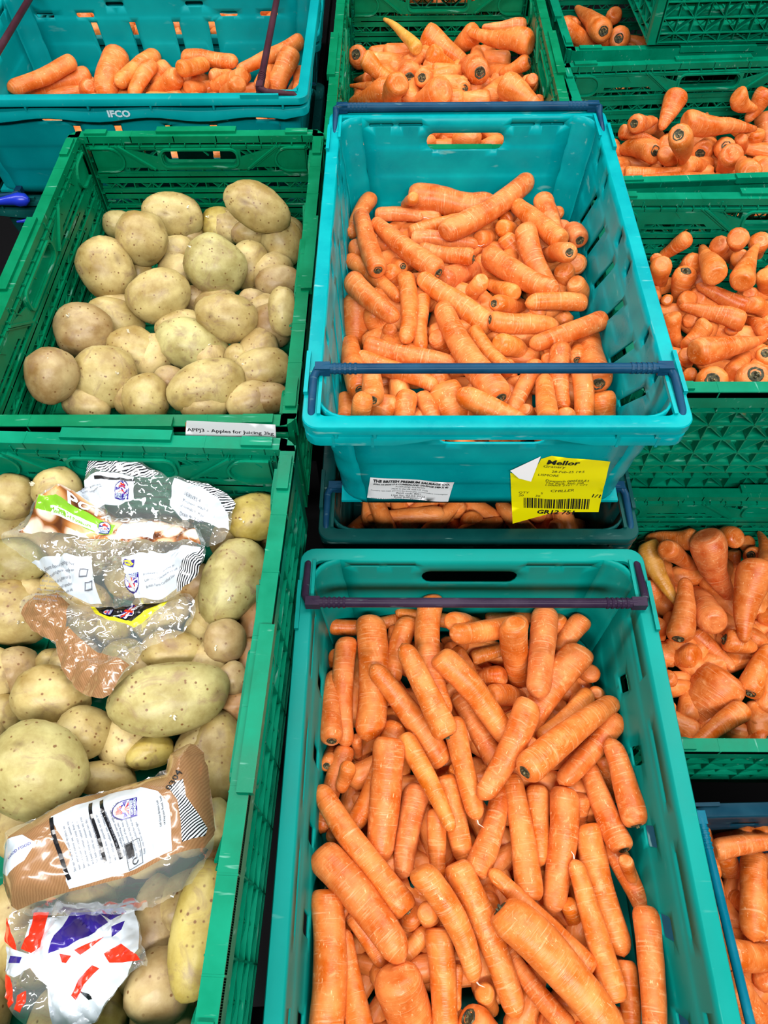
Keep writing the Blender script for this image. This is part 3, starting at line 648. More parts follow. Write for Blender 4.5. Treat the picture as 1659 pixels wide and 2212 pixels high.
CARROTS = {
'M3': [
(0.0004,0.3922,0.7230,-0.0072,0.3462,0.7230,0.0099,0.0070,0.031,'',0),
(-0.0740,0.3581,0.7230,-0.0785,0.3487,0.6930,0.0106,0.0074,0.031,'',0),
(-0.0756,0.2632,0.7230,-0.0770,0.3060,0.6930,0.0119,0.0083,0.002,'',1),
(-0.0590,0.2378,0.7230,-0.0792,0.1608,0.7230,0.0121,0.0085,-0.021,'',0),
(-0.0778,0.2296,0.7230,-0.0769,0.2582,0.6930,0.0099,0.0069,-0.045,'',1),
(-0.0443,0.2550,0.7230,-0.0431,0.2407,0.6930,0.0072,0.0050,-0.012,'',0),
(-0.0520,0.2128,0.7568,-0.0594,0.1994,0.7329,0.0093,0.0065,-0.009,'',0),
(-0.0675,0.1504,0.7230,-0.0643,0.1447,0.6930,0.0078,0.0054,-0.045,'',0),
(-0.0548,0.0798,0.7230,-0.0516,0.0645,0.6930,0.0113,0.0079,-0.045,'',0),
(-0.0541,0.0015,0.7230,-0.0442,-0.0285,0.7230,0.0091,0.0064,0.050,'',0),
(0.0743,0.4025,0.7350,0.0072,0.4161,0.7350,0.0095,0.0066,0.015,'y',0),
(0.0735,0.3851,0.7719,0.1085,0.4117,0.7091,0.0135,0.0094,-0.027,'',0),
(0.1265,0.4112,0.7230,0.1775,0.4140,0.7230,0.0108,0.0075,-0.007,'',0),
(0.2071,0.4055,0.7230,0.2096,0.3804,0.6930,0.0144,0.0101,0.047,'',0),
(0.2422,0.3401,0.7230,0.2425,0.3427,0.6930,0.0128,0.0089,0.040,'',0),
(0.2477,0.3134,0.7230,0.2587,0.3195,0.6930,0.0097,0.0068,0.034,'',0),
(0.2425,0.2324,0.7230,0.2576,0.2010,0.6930,0.0113,0.0079,-0.011,'',0),
(0.0730,0.3730,0.7230,0.1121,0.3918,0.6930,0.0095,0.0067,-0.001,'',0),
(0.1043,0.3603,0.7230,0.1520,0.3740,0.7230,0.0093,0.0065,0.018,'y',0),
(0.0815,0.3576,0.7303,0.1068,0.3338,0.6940,0.0122,0.0086,-0.044,'',0),
(0.1542,0.3937,0.7450,0.0761,0.3648,0.7844,0.0130,0.0117,0.006,'',0),
(0.1250,0.3324,0.7261,0.1082,0.3328,0.7168,0.0143,0.0100,-0.023,'',0),
(0.1231,0.3059,0.7346,0.1592,0.3141,0.6959,0.0142,0.0099,0.038,'',0),
(0.0185,0.0717,0.7230,0.0247,0.0566,0.6930,0.0117,0.0082,-0.044,'',0),
(0.0328,0.0737,0.7525,0.0390,0.0673,0.7078,0.0115,0.0080,0.018,'',0),
(0.0480,0.4079,0.7650,0.0576,0.2826,0.7650,0.0166,0.0125,-0.080,'',0),
(0.2343,0.3993,0.7348,0.2104,0.3714,0.7228,0.0141,0.0098,-0.027,'',0),
(0.2210,0.3453,0.7446,0.1536,0.2411,0.7258,0.0209,0.0115,-0.080,'',0),
(0.2298,0.3068,0.7259,0.1707,0.2570,0.7443,0.0120,0.0084,0.037,'y',0),
(0.0162,0.3904,0.7422,-0.0003,0.3282,0.7377,0.0149,0.0104,-0.048,'',0),
(-0.0030,0.2633,0.7230,-0.0451,0.1646,0.7230,0.0154,0.0108,0.050,'',0),
(0.1519,0.2384,0.7652,0.1453,0.2344,0.7373,0.0094,0.0066,-0.050,'y',0),
(0.0728,0.2208,0.7230,0.0793,0.2052,0.6930,0.0113,0.0079,0.000,'y',0),
(0.0605,0.2011,0.7267,0.0752,0.1330,0.7235,0.0154,0.0108,-0.006,'',0),
(0.0257,0.1912,0.7230,0.0106,0.1192,0.7230,0.0158,0.0111,-0.030,'p',0),
(0.0475,0.1669,0.7363,0.0476,0.1129,0.7247,0.0115,0.0081,-0.018,'',0),
(0.0994,0.0860,0.7230,0.0959,0.1106,0.6930,0.0125,0.0087,0.031,'',0),
(0.0902,0.0063,0.7230,0.1003,-0.0067,0.6930,0.0107,0.0075,-0.018,'y',0),
(0.0645,0.0259,0.7230,0.0624,-0.0045,0.7230,0.0060,0.0042,-0.035,'',0),
(0.1553,-0.0220,0.7230,0.1500,-0.0062,0.6930,0.0092,0.0064,0.020,'',0),
(0.2026,0.0188,0.7230,0.2120,0.0062,0.6930,0.0103,0.0072,-0.005,'',0),
(0.2324,0.0258,0.7230,0.2283,-0.0304,0.7230,0.0114,0.0080,0.030,'',0),
(0.2532,-0.0040,0.7410,0.2616,-0.0248,0.7110,0.0072,0.0050,-0.026,'',0),
(0.2083,0.1842,0.7230,0.2030,0.1424,0.6930,0.0135,0.0095,-0.018,'',0),
(0.2374,0.1378,0.7230,0.2574,0.0859,0.7230,0.0124,0.0086,0.030,'',0),
(0.2374,0.1210,0.7627,0.2492,0.1087,0.7370,0.0077,0.0054,0.001,'',0),
(0.1891,0.4024,0.7442,0.1691,0.3069,0.7627,0.0169,0.0135,0.001,'p',0),
(0.1445,0.3710,0.7785,0.1576,0.3392,0.7070,0.0171,0.0136,-0.026,'',0),
(-0.0769,0.4030,0.7230,0.0038,0.4145,0.7230,0.0108,0.0075,-0.070,'',0),
(-0.0317,0.3885,0.7438,-0.0313,0.2689,0.7348,0.0191,0.0182,0.043,'',0),
(-0.0588,0.3641,0.7391,-0.0562,0.2552,0.7327,0.0140,0.0105,-0.041,'',0),
(-0.0722,0.2580,0.7472,-0.0746,0.3310,0.7267,0.0144,0.0101,0.034,'',1),
(0.0534,0.2551,0.7794,0.0132,0.3357,0.7962,0.0152,0.0107,-0.013,'',1),
(0.0602,0.3254,0.7880,0.1257,0.2540,0.7500,0.0165,0.0124,0.045,'',0),
(0.1148,0.2364,0.7230,0.0764,0.3061,0.7230,0.0138,0.0083,-0.010,'',1),
(0.1459,0.2730,0.7785,0.0985,0.1914,0.7586,0.0159,0.0111,0.044,'',0),
(0.1835,0.0829,0.7230,0.1980,0.0570,0.6930,0.0098,0.0068,0.006,'y',0),
(0.2543,0.1689,0.7590,0.2435,0.2382,0.7590,0.0152,0.0106,-0.026,'',1),
(0.2402,0.1450,0.7454,0.2238,0.2222,0.7259,0.0138,0.0097,0.024,'',1),
(0.1496,0.2120,0.7840,0.2562,0.2938,0.7449,0.0172,0.0107,0.017,'',1),
(0.2552,0.2714,0.7416,0.1918,0.2094,0.7419,0.0132,0.0112,0.018,'',0),
(0.0703,0.2638,0.7423,0.0886,0.1739,0.7423,0.0136,0.0102,-0.004,'',0),
(0.0487,0.2372,0.7285,-0.0211,0.3235,0.7649,0.0152,0.0106,-0.028,'',1),
(0.1606,0.1928,0.7230,0.1577,0.1305,0.7230,0.0133,0.0093,0.014,'',0),
(0.0882,0.1200,0.7368,0.1203,0.2011,0.7248,0.0147,0.0096,-0.039,'',1),
(0.0154,0.2441,0.7440,0.0571,0.1593,0.7561,0.0133,0.0073,0.019,'y',0),
(-0.0075,0.2331,0.7560,-0.0173,0.1342,0.7296,0.0184,0.0147,0.014,'',0),
(0.1406,0.0992,0.7351,0.1340,0.2072,0.7336,0.0151,0.0106,-0.012,'',1),
(0.1869,0.1854,0.7394,0.1659,0.0873,0.7263,0.0164,0.0115,0.030,'',0),
(0.2137,0.1500,0.7309,0.2305,0.0509,0.7251,0.0151,0.0129,-0.031,'',0),
(0.2111,0.0104,0.7439,0.1906,0.1170,0.7432,0.0136,0.0088,-0.011,'',0),
(-0.0379,0.0694,0.7259,-0.0137,0.0355,0.7234,0.0119,0.0095,0.030,'',0),
(0.0300,0.0548,0.7230,-0.0014,0.0275,0.7230,0.0094,0.0076,-0.012,'y',0),
(-0.0265,-0.0391,0.7382,-0.0489,0.0485,0.7333,0.0145,0.0080,0.021,'',0),
(0.0051,0.0087,0.7429,0.0244,-0.0376,0.6956,0.0236,0.0201,0.011,'',0),
(0.0432,0.0505,0.7381,0.0458,-0.0328,0.7250,0.0141,0.0127,0.044,'',0),
(-0.0716,0.0801,0.7436,-0.0686,-0.0345,0.7442,0.0173,0.0164,0.049,'',1),
(0.0056,0.0851,0.7460,-0.0785,0.1896,0.7486,0.0158,0.0107,0.022,'',1),
(-0.0694,0.1192,0.7520,-0.0000,0.0422,0.7539,0.0188,0.0150,0.031,'',0),
(0.0816,-0.0215,0.7230,0.1109,-0.0461,0.6930,0.0199,0.0140,-0.035,'',1),
(0.2521,0.0696,0.7521,0.2371,-0.0411,0.7575,0.0142,0.0107,0.021,'',0),
(0.1625,-0.0151,0.7368,0.1160,0.0422,0.7248,0.0105,0.0079,0.035,'',0),
(0.1861,0.0314,0.7477,0.1039,0.1089,0.7515,0.0121,0.0073,-0.010,'',0),
(0.0299,0.1006,0.7751,0.0756,0.0229,0.7441,0.0147,0.0096,0.080,'',0),
(0.0685,0.1084,0.7505,0.1158,-0.0039,0.7312,0.0154,0.0115,0.030,'',0),
(0.1170,0.0633,0.7698,0.2017,-0.0267,0.7579,0.0216,0.0162,0.046,'',1),
],
'M2': [
(0.2010,0.6957,0.9045,0.2136,0.7150,0.8745,0.0110,0.0077,-0.018,'',0),
(-0.0612,0.6241,0.9045,-0.0586,0.5598,0.9045,0.0125,0.0087,-0.010,'',0),
(-0.0576,0.9202,0.9045,-0.0539,0.9256,0.8745,0.0131,0.0092,-0.050,'',0),
(-0.0059,0.7514,0.9045,-0.0020,0.7617,0.8745,0.0107,0.0075,-0.008,'',0),
(0.1703,0.9931,0.9045,0.2011,1.0533,0.8745,0.0108,0.0076,0.013,'',0),
(0.1447,0.6845,0.9045,0.1437,0.7140,0.8745,0.0122,0.0085,0.043,'',0),
(0.2469,1.0009,0.9045,0.2539,1.0269,0.8745,0.0115,0.0080,0.042,'',0),
(0.1967,0.5851,0.9045,0.2125,0.5858,0.8745,0.0114,0.0080,-0.017,'',0),
(0.1009,0.6428,0.9045,0.1129,0.6632,0.8745,0.0101,0.0071,0.049,'',0),
(0.1033,0.6033,0.9045,0.1142,0.5899,0.8745,0.0109,0.0077,-0.031,'',0),
(0.1625,0.6040,0.9045,0.1795,0.6043,0.8745,0.0115,0.0081,0.032,'',0),
(0.1986,0.5693,0.9394,0.2155,0.5796,0.9004,0.0110,0.0077,-0.034,'',0),
(0.0579,0.7293,0.9045,0.0750,0.7391,0.8745,0.0143,0.0100,-0.009,'',0),
(0.1194,0.8446,0.9045,0.1084,0.8531,0.8745,0.0132,0.0093,0.100,'',0),
(0.1645,0.8290,0.9045,0.1389,0.8819,0.8745,0.0119,0.0084,0.036,'y',0),
(0.0733,0.8537,0.9045,0.1209,0.9073,0.8745,0.0182,0.0127,0.033,'r',0),
(0.2540,0.8358,0.9045,0.2706,0.8377,0.8745,0.0144,0.0101,-0.036,'',0),
(0.2601,0.8864,0.9045,0.2632,0.9293,0.8745,0.0157,0.0110,0.003,'',0),
(-0.0150,0.9335,0.9045,-0.0030,0.9541,0.8745,0.0146,0.0102,-0.024,'',0),
(0.1295,0.9463,0.9045,0.1621,0.9919,0.8745,0.0127,0.0089,-0.001,'',0),
(0.0298,0.9649,0.9045,0.1052,0.9950,0.9045,0.0105,0.0073,0.005,'',0),
(0.1629,0.9599,0.9105,0.1899,0.9963,0.8790,0.0141,0.0098,-0.039,'y',0),
(0.0346,0.9444,0.9061,0.1143,0.9295,0.9047,0.0123,0.0086,0.036,'p',0),
(-0.0405,1.0398,0.9045,-0.0643,0.9590,0.9045,0.0134,0.0094,-0.022,'',1),
(0.0397,1.0404,0.9045,0.1384,1.0287,0.9045,0.0223,0.0189,-0.005,'',0),
(0.0258,0.9929,0.9387,0.0144,1.0329,0.9001,0.0091,0.0064,-0.044,'y',0),
(-0.0275,0.7787,0.9045,-0.0138,0.7739,0.8745,0.0166,0.0116,-0.050,'',0),
(0.2484,0.9613,0.9045,0.2689,0.9785,0.8745,0.0169,0.0118,-0.030,'r',0),
(0.2618,0.9185,0.9258,0.2579,0.9433,0.9202,0.0154,0.0108,-0.016,'r',1),
(0.0093,0.8838,0.9045,-0.0072,0.9329,0.8745,0.0109,0.0077,0.043,'',1),
(-0.0619,0.8915,0.9045,0.0034,0.8159,0.9045,0.0118,0.0083,0.039,'',0),
(-0.0013,0.8639,0.9062,0.0168,0.8630,0.8750,0.0140,0.0112,-0.002,'',0),
(0.2425,0.8638,0.9045,0.2577,0.8638,0.8745,0.0160,0.0112,-0.005,'',0),
(-0.0259,0.8563,0.9277,-0.0502,0.9728,0.9222,0.0154,0.0123,0.017,'',1),
(-0.0206,1.0040,0.9045,0.0357,0.9963,0.9045,0.0113,0.0079,0.036,'p',0),
(-0.0523,0.7963,0.9045,-0.0539,0.7640,0.8745,0.0198,0.0179,-0.016,'',0),
(0.1676,0.9353,0.9045,0.1943,0.9131,0.8745,0.0144,0.0101,0.029,'',0),
(0.0809,0.9320,0.9297,0.1996,1.0488,0.9287,0.0172,0.0147,-0.050,'',0),
(0.1027,0.8879,0.9137,0.0418,0.9162,0.9063,0.0127,0.0089,0.009,'',1),
(0.0523,0.8484,0.9267,-0.0259,0.9542,0.9263,0.0159,0.0103,0.024,'',1),
(0.2235,0.9973,0.9272,0.2330,0.9394,0.9207,0.0157,0.0110,0.000,'',0),
(0.2298,0.9009,0.9385,0.1839,0.9935,0.9240,0.0148,0.0118,0.019,'',0),
(0.2328,0.8466,0.9531,0.2240,0.9198,0.8937,0.0138,0.0096,0.020,'',1),
(0.1902,0.9166,0.9320,0.2201,0.8269,0.9087,0.0170,0.0102,-0.049,'',0),
(-0.0520,0.8058,0.9364,-0.0031,0.7457,0.9347,0.0160,0.0112,-0.046,'',1),
(0.1424,0.8944,0.9071,0.2115,0.8120,0.9241,0.0175,0.0140,-0.035,'',0),
(0.1424,0.8018,0.9045,0.1805,0.8317,0.8745,0.0124,0.0087,-0.029,'',1),
(0.1086,0.7360,0.9096,0.1425,0.6626,0.9209,0.0119,0.0084,-0.030,'',0),
(0.0393,0.8029,0.9045,0.0352,0.7192,0.9045,0.0131,0.0092,-0.045,'',0),
(0.2500,0.7920,0.9137,0.1867,0.7872,0.9181,0.0119,0.0113,-0.028,'',0),
(0.1206,0.7633,0.9078,0.0401,0.8273,0.9242,0.0157,0.0110,0.010,'',0),
(0.0149,0.8361,0.9158,0.0140,0.7210,0.9191,0.0125,0.0106,0.039,'',0),
(0.1371,0.7480,0.9234,0.2092,0.7533,0.9070,0.0147,0.0118,-0.015,'',1),
(0.1431,0.7221,0.9045,0.1748,0.7375,0.8745,0.0155,0.0109,-0.013,'y',0),
(0.2370,0.6977,0.9045,0.2496,0.7532,0.8745,0.0117,0.0082,-0.008,'',1),
(0.2692,0.7553,0.9165,0.1847,0.7138,0.9165,0.0140,0.0112,0.018,'',0),
(0.2550,0.6575,0.9105,0.2650,0.7564,0.8805,0.0201,0.0161,0.029,'',1),
(-0.0416,0.6928,0.9045,0.0477,0.6491,0.9045,0.0131,0.0091,0.044,'',0),
(-0.0276,0.7194,0.9045,0.0778,0.6855,0.9045,0.0145,0.0109,-0.012,'',0),
(-0.0438,0.6304,0.9268,-0.0602,0.7410,0.8908,0.0149,0.0127,0.021,'',1),
(-0.0264,0.5890,0.9541,-0.0293,0.6384,0.9414,0.0138,0.0097,-0.016,'',1),
(0.1217,0.6192,0.9295,0.0657,0.7673,0.9209,0.0183,0.0132,0.032,'',1),
(0.2586,0.6187,0.9045,0.2677,0.5872,0.8745,0.0179,0.0125,-0.027,'',0),
(0.0361,0.6246,0.9045,0.0510,0.5594,0.9045,0.0125,0.0087,0.037,'',0),
(0.0263,0.5596,0.9045,0.0280,0.6184,0.8745,0.0086,0.0060,0.001,'',0),
(-0.0128,0.6142,0.9045,-0.0212,0.5833,0.8745,0.0190,0.0162,0.023,'',0),
(-0.0374,0.5699,0.9621,-0.0467,0.5508,0.9160,0.0124,0.0087,0.003,'',0),
(0.0148,0.6173,0.9149,0.0102,0.5545,0.9076,0.0135,0.0094,-0.018,'',0),
(0.1451,0.5730,0.9213,0.0854,0.6067,0.9305,0.0155,0.0132,-0.001,'',1),
(0.0675,0.6306,0.9060,0.0869,0.5870,0.8747,0.0214,0.0171,-0.045,'',0),
(0.2122,0.6899,0.9217,0.2084,0.6167,0.9083,0.0134,0.0107,-0.046,'',0),
(0.1753,0.5556,0.9481,0.1870,0.6463,0.9153,0.0127,0.0108,0.003,'',0),
(0.1789,0.6800,0.9045,0.1457,0.6102,0.9045,0.0117,0.0093,-0.002,'',0),
(0.2308,0.6496,0.9259,0.2274,0.5883,0.9081,0.0131,0.0117,0.033,'',0),
],
'L1': [
(-0.2902,1.4752,0.8780,-0.3288,1.5443,0.8480,0.0130,0.0091,-0.048,'y',0),
(-0.2366,1.4905,0.8660,-0.2678,1.5444,0.8360,0.0119,0.0083,0.006,'',0),
(-0.1840,1.4481,0.8660,-0.1925,1.5205,0.8360,0.0136,0.0095,-0.001,'',0),
(-0.1799,1.4588,0.8884,-0.1818,1.4085,0.8873,0.0130,0.0091,0.010,'',0),
(-0.5871,1.4570,0.8660,-0.6127,1.4925,0.8360,0.0163,0.0114,0.023,'',0),
(-0.4251,1.4915,0.8660,-0.4437,1.5128,0.8360,0.0137,0.0096,0.002,'',0),
(-0.3282,1.4463,0.8660,-0.3043,1.4991,0.8360,0.0144,0.0101,0.006,'',0),
(-0.3456,1.4848,0.8745,-0.3214,1.5035,0.8678,0.0135,0.0094,-0.001,'',0),
(-0.3981,1.4918,0.8660,-0.3715,1.5370,0.8360,0.0137,0.0096,0.012,'',0),
(-0.3930,1.4596,0.8660,-0.3684,1.5137,0.8360,0.0136,0.0095,-0.025,'',0),
(-0.4041,1.5380,0.8840,-0.3171,1.5180,0.8840,0.0153,0.0138,0.005,'',0),
(-0.3947,1.4513,0.9047,-0.3682,1.5014,0.8869,0.0149,0.0134,0.017,'y',0),
(-0.2833,1.4043,0.9140,-0.3394,1.4324,0.8814,0.0154,0.0108,-0.031,'',0),
(-0.2832,1.3711,0.9116,-0.3169,1.4123,0.8748,0.0162,0.0113,0.049,'',0),
(-0.2415,1.3868,0.9047,-0.2297,1.5191,0.8801,0.0139,0.0098,0.025,'',0),
(-0.6254,1.4904,0.8960,-0.7018,1.4013,0.8960,0.0157,0.0149,0.046,'',1),
(-0.6113,1.5011,0.8660,-0.6953,1.4444,0.8660,0.0188,0.0160,-0.021,'',1),
(-0.5452,1.5206,0.8910,-0.5539,1.4509,0.8677,0.0259,0.0207,-0.006,'',0),
(-0.4759,1.5395,0.8840,-0.5195,1.4522,0.8840,0.0161,0.0145,-0.024,'y',0),
(-0.4703,1.4929,0.8860,-0.4940,1.4295,0.8695,0.0150,0.0120,-0.045,'',0),
(-0.4504,1.5173,0.8660,-0.4925,1.4970,0.8360,0.0183,0.0164,-0.048,'',0),
(-0.4215,1.4581,0.8776,-0.4761,1.4757,0.8448,0.0197,0.0138,-0.025,'',0),
(-0.1905,1.5337,0.9080,-0.2874,1.4443,0.9080,0.0158,0.0095,0.036,'',0),
(-0.1953,1.4518,0.9191,-0.2175,1.4069,0.8891,0.0197,0.0168,-0.034,'',0),
(-0.1697,1.3530,0.9133,-0.1812,1.3929,0.8834,0.0126,0.0088,0.019,'',0),
],
'M1': [
(0.2530,1.5879,0.8920,0.2588,1.6103,0.8620,0.0139,0.0069,-0.025,'',0),
(-0.0580,1.5552,0.8320,-0.0823,1.6140,0.8020,0.0134,0.0067,-0.043,'',0),
(-0.0705,1.4853,0.8320,-0.0820,1.5724,0.8020,0.0140,0.0070,-0.031,'',0),
(-0.0670,1.4318,0.8320,-0.0821,1.5108,0.8020,0.0137,0.0069,0.018,'',0),
(0.2574,1.3506,0.8920,0.2580,1.3912,0.8620,0.0110,0.0055,0.000,'',0),
(0.0781,1.4418,0.8320,0.0702,1.4934,0.8020,0.0119,0.0059,0.005,'',0),
(0.0782,1.5327,0.8320,0.1087,1.6449,0.8020,0.0143,0.0072,-0.005,'',0),
(0.1585,1.5607,0.8320,0.1936,1.6636,0.8020,0.0147,0.0074,-0.023,'',0),
(0.2505,1.5291,0.8380,0.2572,1.6292,0.8080,0.0123,0.0062,-0.001,'',0),
(0.1752,1.4597,0.8320,0.2010,1.4922,0.8020,0.0183,0.0091,0.042,'',0),
(0.1540,1.4323,0.8437,0.1278,1.4868,0.8044,0.0163,0.0082,-0.030,'',0),
(-0.0470,1.4716,0.8320,-0.0455,1.4899,0.8020,0.0156,0.0078,0.023,'',0),
(0.0390,1.5556,0.8920,-0.0209,1.6676,0.8920,0.0139,0.0055,-0.025,'g',0),
(0.1518,1.6411,0.8680,0.1191,1.6607,0.8380,0.0249,0.0125,-0.031,'',0),
(0.2521,1.6463,0.8860,0.1829,1.6443,0.8860,0.0159,0.0080,-0.018,'p',0),
(0.2445,1.5408,0.9023,0.1551,1.6078,0.8887,0.0245,0.0123,-0.041,'',0),
(0.2183,1.5483,0.8440,0.1655,1.6627,0.8140,0.0224,0.0090,0.044,'',1),
(-0.0739,1.6199,0.8440,-0.0588,1.6600,0.8140,0.0234,0.0117,-0.013,'',1),
(-0.0230,1.4947,0.8560,-0.0421,1.6595,0.8260,0.0260,0.0130,-0.032,'',0),
(0.0242,1.5158,0.8560,-0.0022,1.6585,0.8260,0.0279,0.0140,-0.050,'',1),
(0.0787,1.6398,0.8647,0.1440,1.6102,0.8359,0.0285,0.0157,-0.044,'',0),
(-0.0479,1.4767,0.8986,-0.0031,1.4663,0.8739,0.0193,0.0116,-0.029,'y',0),
(0.0805,1.5698,0.8676,0.1327,1.5892,0.8247,0.0197,0.0138,-0.008,'y',0),
(0.1568,1.4880,0.8790,0.1406,1.5699,0.8550,0.0263,0.0184,0.010,'',1),
(0.1276,1.4644,0.8617,0.1078,1.5440,0.8470,0.0190,0.0143,0.048,'',1),
(0.0559,1.4669,0.8752,0.0751,1.5125,0.8473,0.0197,0.0099,0.039,'',1),
(0.0089,1.4373,0.8756,-0.0868,1.5118,0.8418,0.0152,0.0046,-0.026,'',0),
(-0.0224,1.4056,0.8801,-0.0828,1.4440,0.8423,0.0245,0.0086,0.011,'',0),
(0.0047,1.3002,0.9462,-0.0110,1.3745,0.8777,0.0213,0.0107,0.042,'',0),
(0.1759,1.5199,0.8320,0.1282,1.5087,0.8020,0.0214,0.0085,-0.040,'',0),
(0.2470,1.5141,0.8759,0.2123,1.5231,0.8559,0.0172,0.0086,0.035,'',1),
(0.2492,1.4256,0.8860,0.2528,1.4875,0.8560,0.0185,0.0092,-0.010,'',1),
(0.2445,1.3735,0.9154,0.2467,1.4030,0.8810,0.0126,0.0063,0.028,'',0),
(0.0768,1.4046,0.8764,0.0229,1.4636,0.8195,0.0292,0.0175,-0.018,'',0),
(0.2100,1.3570,0.9134,0.2552,1.3248,0.8989,0.0271,0.0095,0.013,'',0),
],
'R2': [
(0.5173,1.3796,0.7550,0.5414,1.4261,0.7250,0.0139,0.0070,0.001,'',0),
(0.6529,1.3378,0.7550,0.6816,1.3713,0.7250,0.0118,0.0059,-0.040,'',0),
(0.5194,1.4865,0.7670,0.5549,1.5108,0.7370,0.0210,0.0105,0.026,'',0),
(0.5460,1.4421,0.7550,0.5649,1.4834,0.7250,0.0180,0.0090,0.032,'',0),
(0.4631,1.4628,0.7670,0.4735,1.5101,0.7370,0.0144,0.0072,-0.002,'',0),
(0.6874,1.4389,0.7850,0.6722,1.5212,0.7550,0.0143,0.0071,-0.011,'y',0),
(0.7577,1.5120,0.7610,0.7646,1.4747,0.7310,0.0210,0.0105,0.045,'',0),
(0.6005,1.4354,0.8030,0.6390,1.5221,0.7730,0.0113,0.0057,-0.013,'',0),
(0.7268,1.4597,0.7550,0.7317,1.4531,0.7250,0.0217,0.0109,0.038,'',0),
(0.4687,1.4175,0.8138,0.5156,1.4660,0.7900,0.0191,0.0095,-0.008,'',1),
(0.7331,1.5099,0.8090,0.7186,1.4980,0.7790,0.0224,0.0112,-0.013,'',0),
(0.4573,1.4406,0.7865,0.5227,1.4376,0.7641,0.0138,0.0097,-0.014,'',0),
(0.4861,1.3654,0.7901,0.4624,1.4175,0.7627,0.0235,0.0212,-0.044,'',1),
(0.5138,1.3411,0.7955,0.5526,1.3835,0.7442,0.0170,0.0153,-0.022,'',0),
(0.6774,1.4130,0.7820,0.7096,1.4469,0.7354,0.0129,0.0065,-0.027,'',0),
(0.5711,1.4071,0.8207,0.7000,1.4253,0.7962,0.0242,0.0072,-0.044,'',0),
(0.5536,1.4949,0.8150,0.5338,1.4598,0.7850,0.0249,0.0112,0.004,'',0),
(0.6835,1.4866,0.8198,0.7109,1.4840,0.8031,0.0229,0.0080,-0.006,'',0),
(0.5018,1.2756,0.8643,0.5451,1.3379,0.7936,0.0229,0.0137,-0.047,'',1),
(0.6124,1.4192,0.7550,0.6684,1.5183,0.7250,0.0228,0.0080,-0.034,'',1),
(0.6472,1.3978,0.7770,0.6824,1.4660,0.7290,0.0214,0.0107,0.042,'',1),
(0.6257,1.3233,0.7993,0.6389,1.3745,0.7428,0.0250,0.0087,-0.037,'',0),
(0.5645,1.3497,0.7701,0.6479,1.4121,0.7292,0.0192,0.0067,-0.013,'',0),
(0.6133,1.2002,0.8469,0.6458,1.3038,0.8056,0.0216,0.0075,0.045,'',0),
(0.7264,1.3538,0.7550,0.7491,1.3808,0.7250,0.0283,0.0141,-0.039,'',0),
(0.4562,1.3372,0.7581,0.5420,1.3356,0.7665,0.0152,0.0091,-0.009,'',0),
(0.4789,1.3018,0.7649,0.6062,1.3227,0.7608,0.0150,0.0105,0.030,'',0),
],
'R1': [
(0.4794,1.8258,0.7720,0.4988,1.8873,0.7420,0.0140,0.0070,-0.048,'',0),
(0.5313,1.7988,0.7720,0.5541,1.8459,0.7420,0.0149,0.0074,-0.043,'',0),
(0.5109,1.9201,0.7900,0.5148,1.9499,0.7600,0.0197,0.0099,0.043,'',0),
(0.5283,1.8675,0.7720,0.5481,1.9275,0.7420,0.0163,0.0082,0.018,'',0),
(0.4976,1.7751,0.7768,0.4800,1.8165,0.7553,0.0157,0.0079,-0.024,'',0),
(0.3822,1.8563,0.7720,0.4008,1.8509,0.7420,0.0140,0.0070,-0.002,'',0),
(0.4107,1.7822,0.7720,0.4703,1.8521,0.7420,0.0180,0.0090,-0.025,'',0),
(0.3961,1.8689,0.7900,0.4455,1.9457,0.7600,0.0199,0.0120,0.039,'',1),
(0.3932,1.7939,0.8276,0.4537,1.9039,0.7611,0.0137,0.0096,0.045,'',0),
(0.3734,1.7673,0.8289,0.4514,1.7720,0.7886,0.0204,0.0143,-0.043,'',0),
(0.4378,1.7274,0.8461,0.4275,1.9424,0.7970,0.0248,0.0112,0.002,'',1),
(0.4816,1.7351,0.8254,0.5050,1.8304,0.7917,0.0235,0.0165,-0.032,'',1),
],
'R3': [
(0.4024,0.9533,0.8590,0.4210,0.9860,0.8290,0.0110,0.0055,-0.010,'',0),
(0.4465,0.8581,0.8230,0.4741,0.8865,0.7930,0.0135,0.0067,0.024,'',0),
(0.5017,0.8370,0.8230,0.5250,0.8661,0.7930,0.0112,0.0056,0.021,'',0),
(0.5480,0.9153,0.8230,0.5718,0.9446,0.7930,0.0117,0.0058,-0.031,'',0),
(0.4193,0.7444,0.8230,0.4375,0.7514,0.7930,0.0113,0.0057,-0.017,'',0),
(0.4189,0.9046,0.8230,0.4261,0.9370,0.7930,0.0094,0.0047,-0.007,'y',0),
(0.5842,0.9539,0.8350,0.5989,0.9844,0.8050,0.0112,0.0056,-0.011,'',0),
(0.4829,0.9493,0.8230,0.5024,0.9802,0.7930,0.0170,0.0085,0.018,'',0),
(0.4711,0.9123,0.8230,0.4917,0.9367,0.7930,0.0167,0.0084,0.029,'',0),
(0.4606,0.9621,0.8408,0.4529,0.9805,0.8058,0.0191,0.0096,-0.016,'',0),
(0.5018,0.9718,0.8650,0.5287,0.9831,0.8350,0.0174,0.0087,-0.006,'',0),
(0.5244,0.9498,0.8638,0.5300,0.9671,0.8352,0.0151,0.0075,-0.043,'y',0),
(0.4979,0.9277,0.9122,0.5162,0.9550,0.8823,0.0172,0.0086,-0.013,'',0),
(0.5598,0.9721,0.8710,0.5722,0.9835,0.8410,0.0173,0.0087,0.045,'',0),
(0.4412,0.9724,0.8770,0.4239,0.9816,0.8470,0.0137,0.0109,0.000,'',0),
(0.4006,0.9218,0.8708,0.4230,0.9543,0.8061,0.0172,0.0120,0.006,'',0),
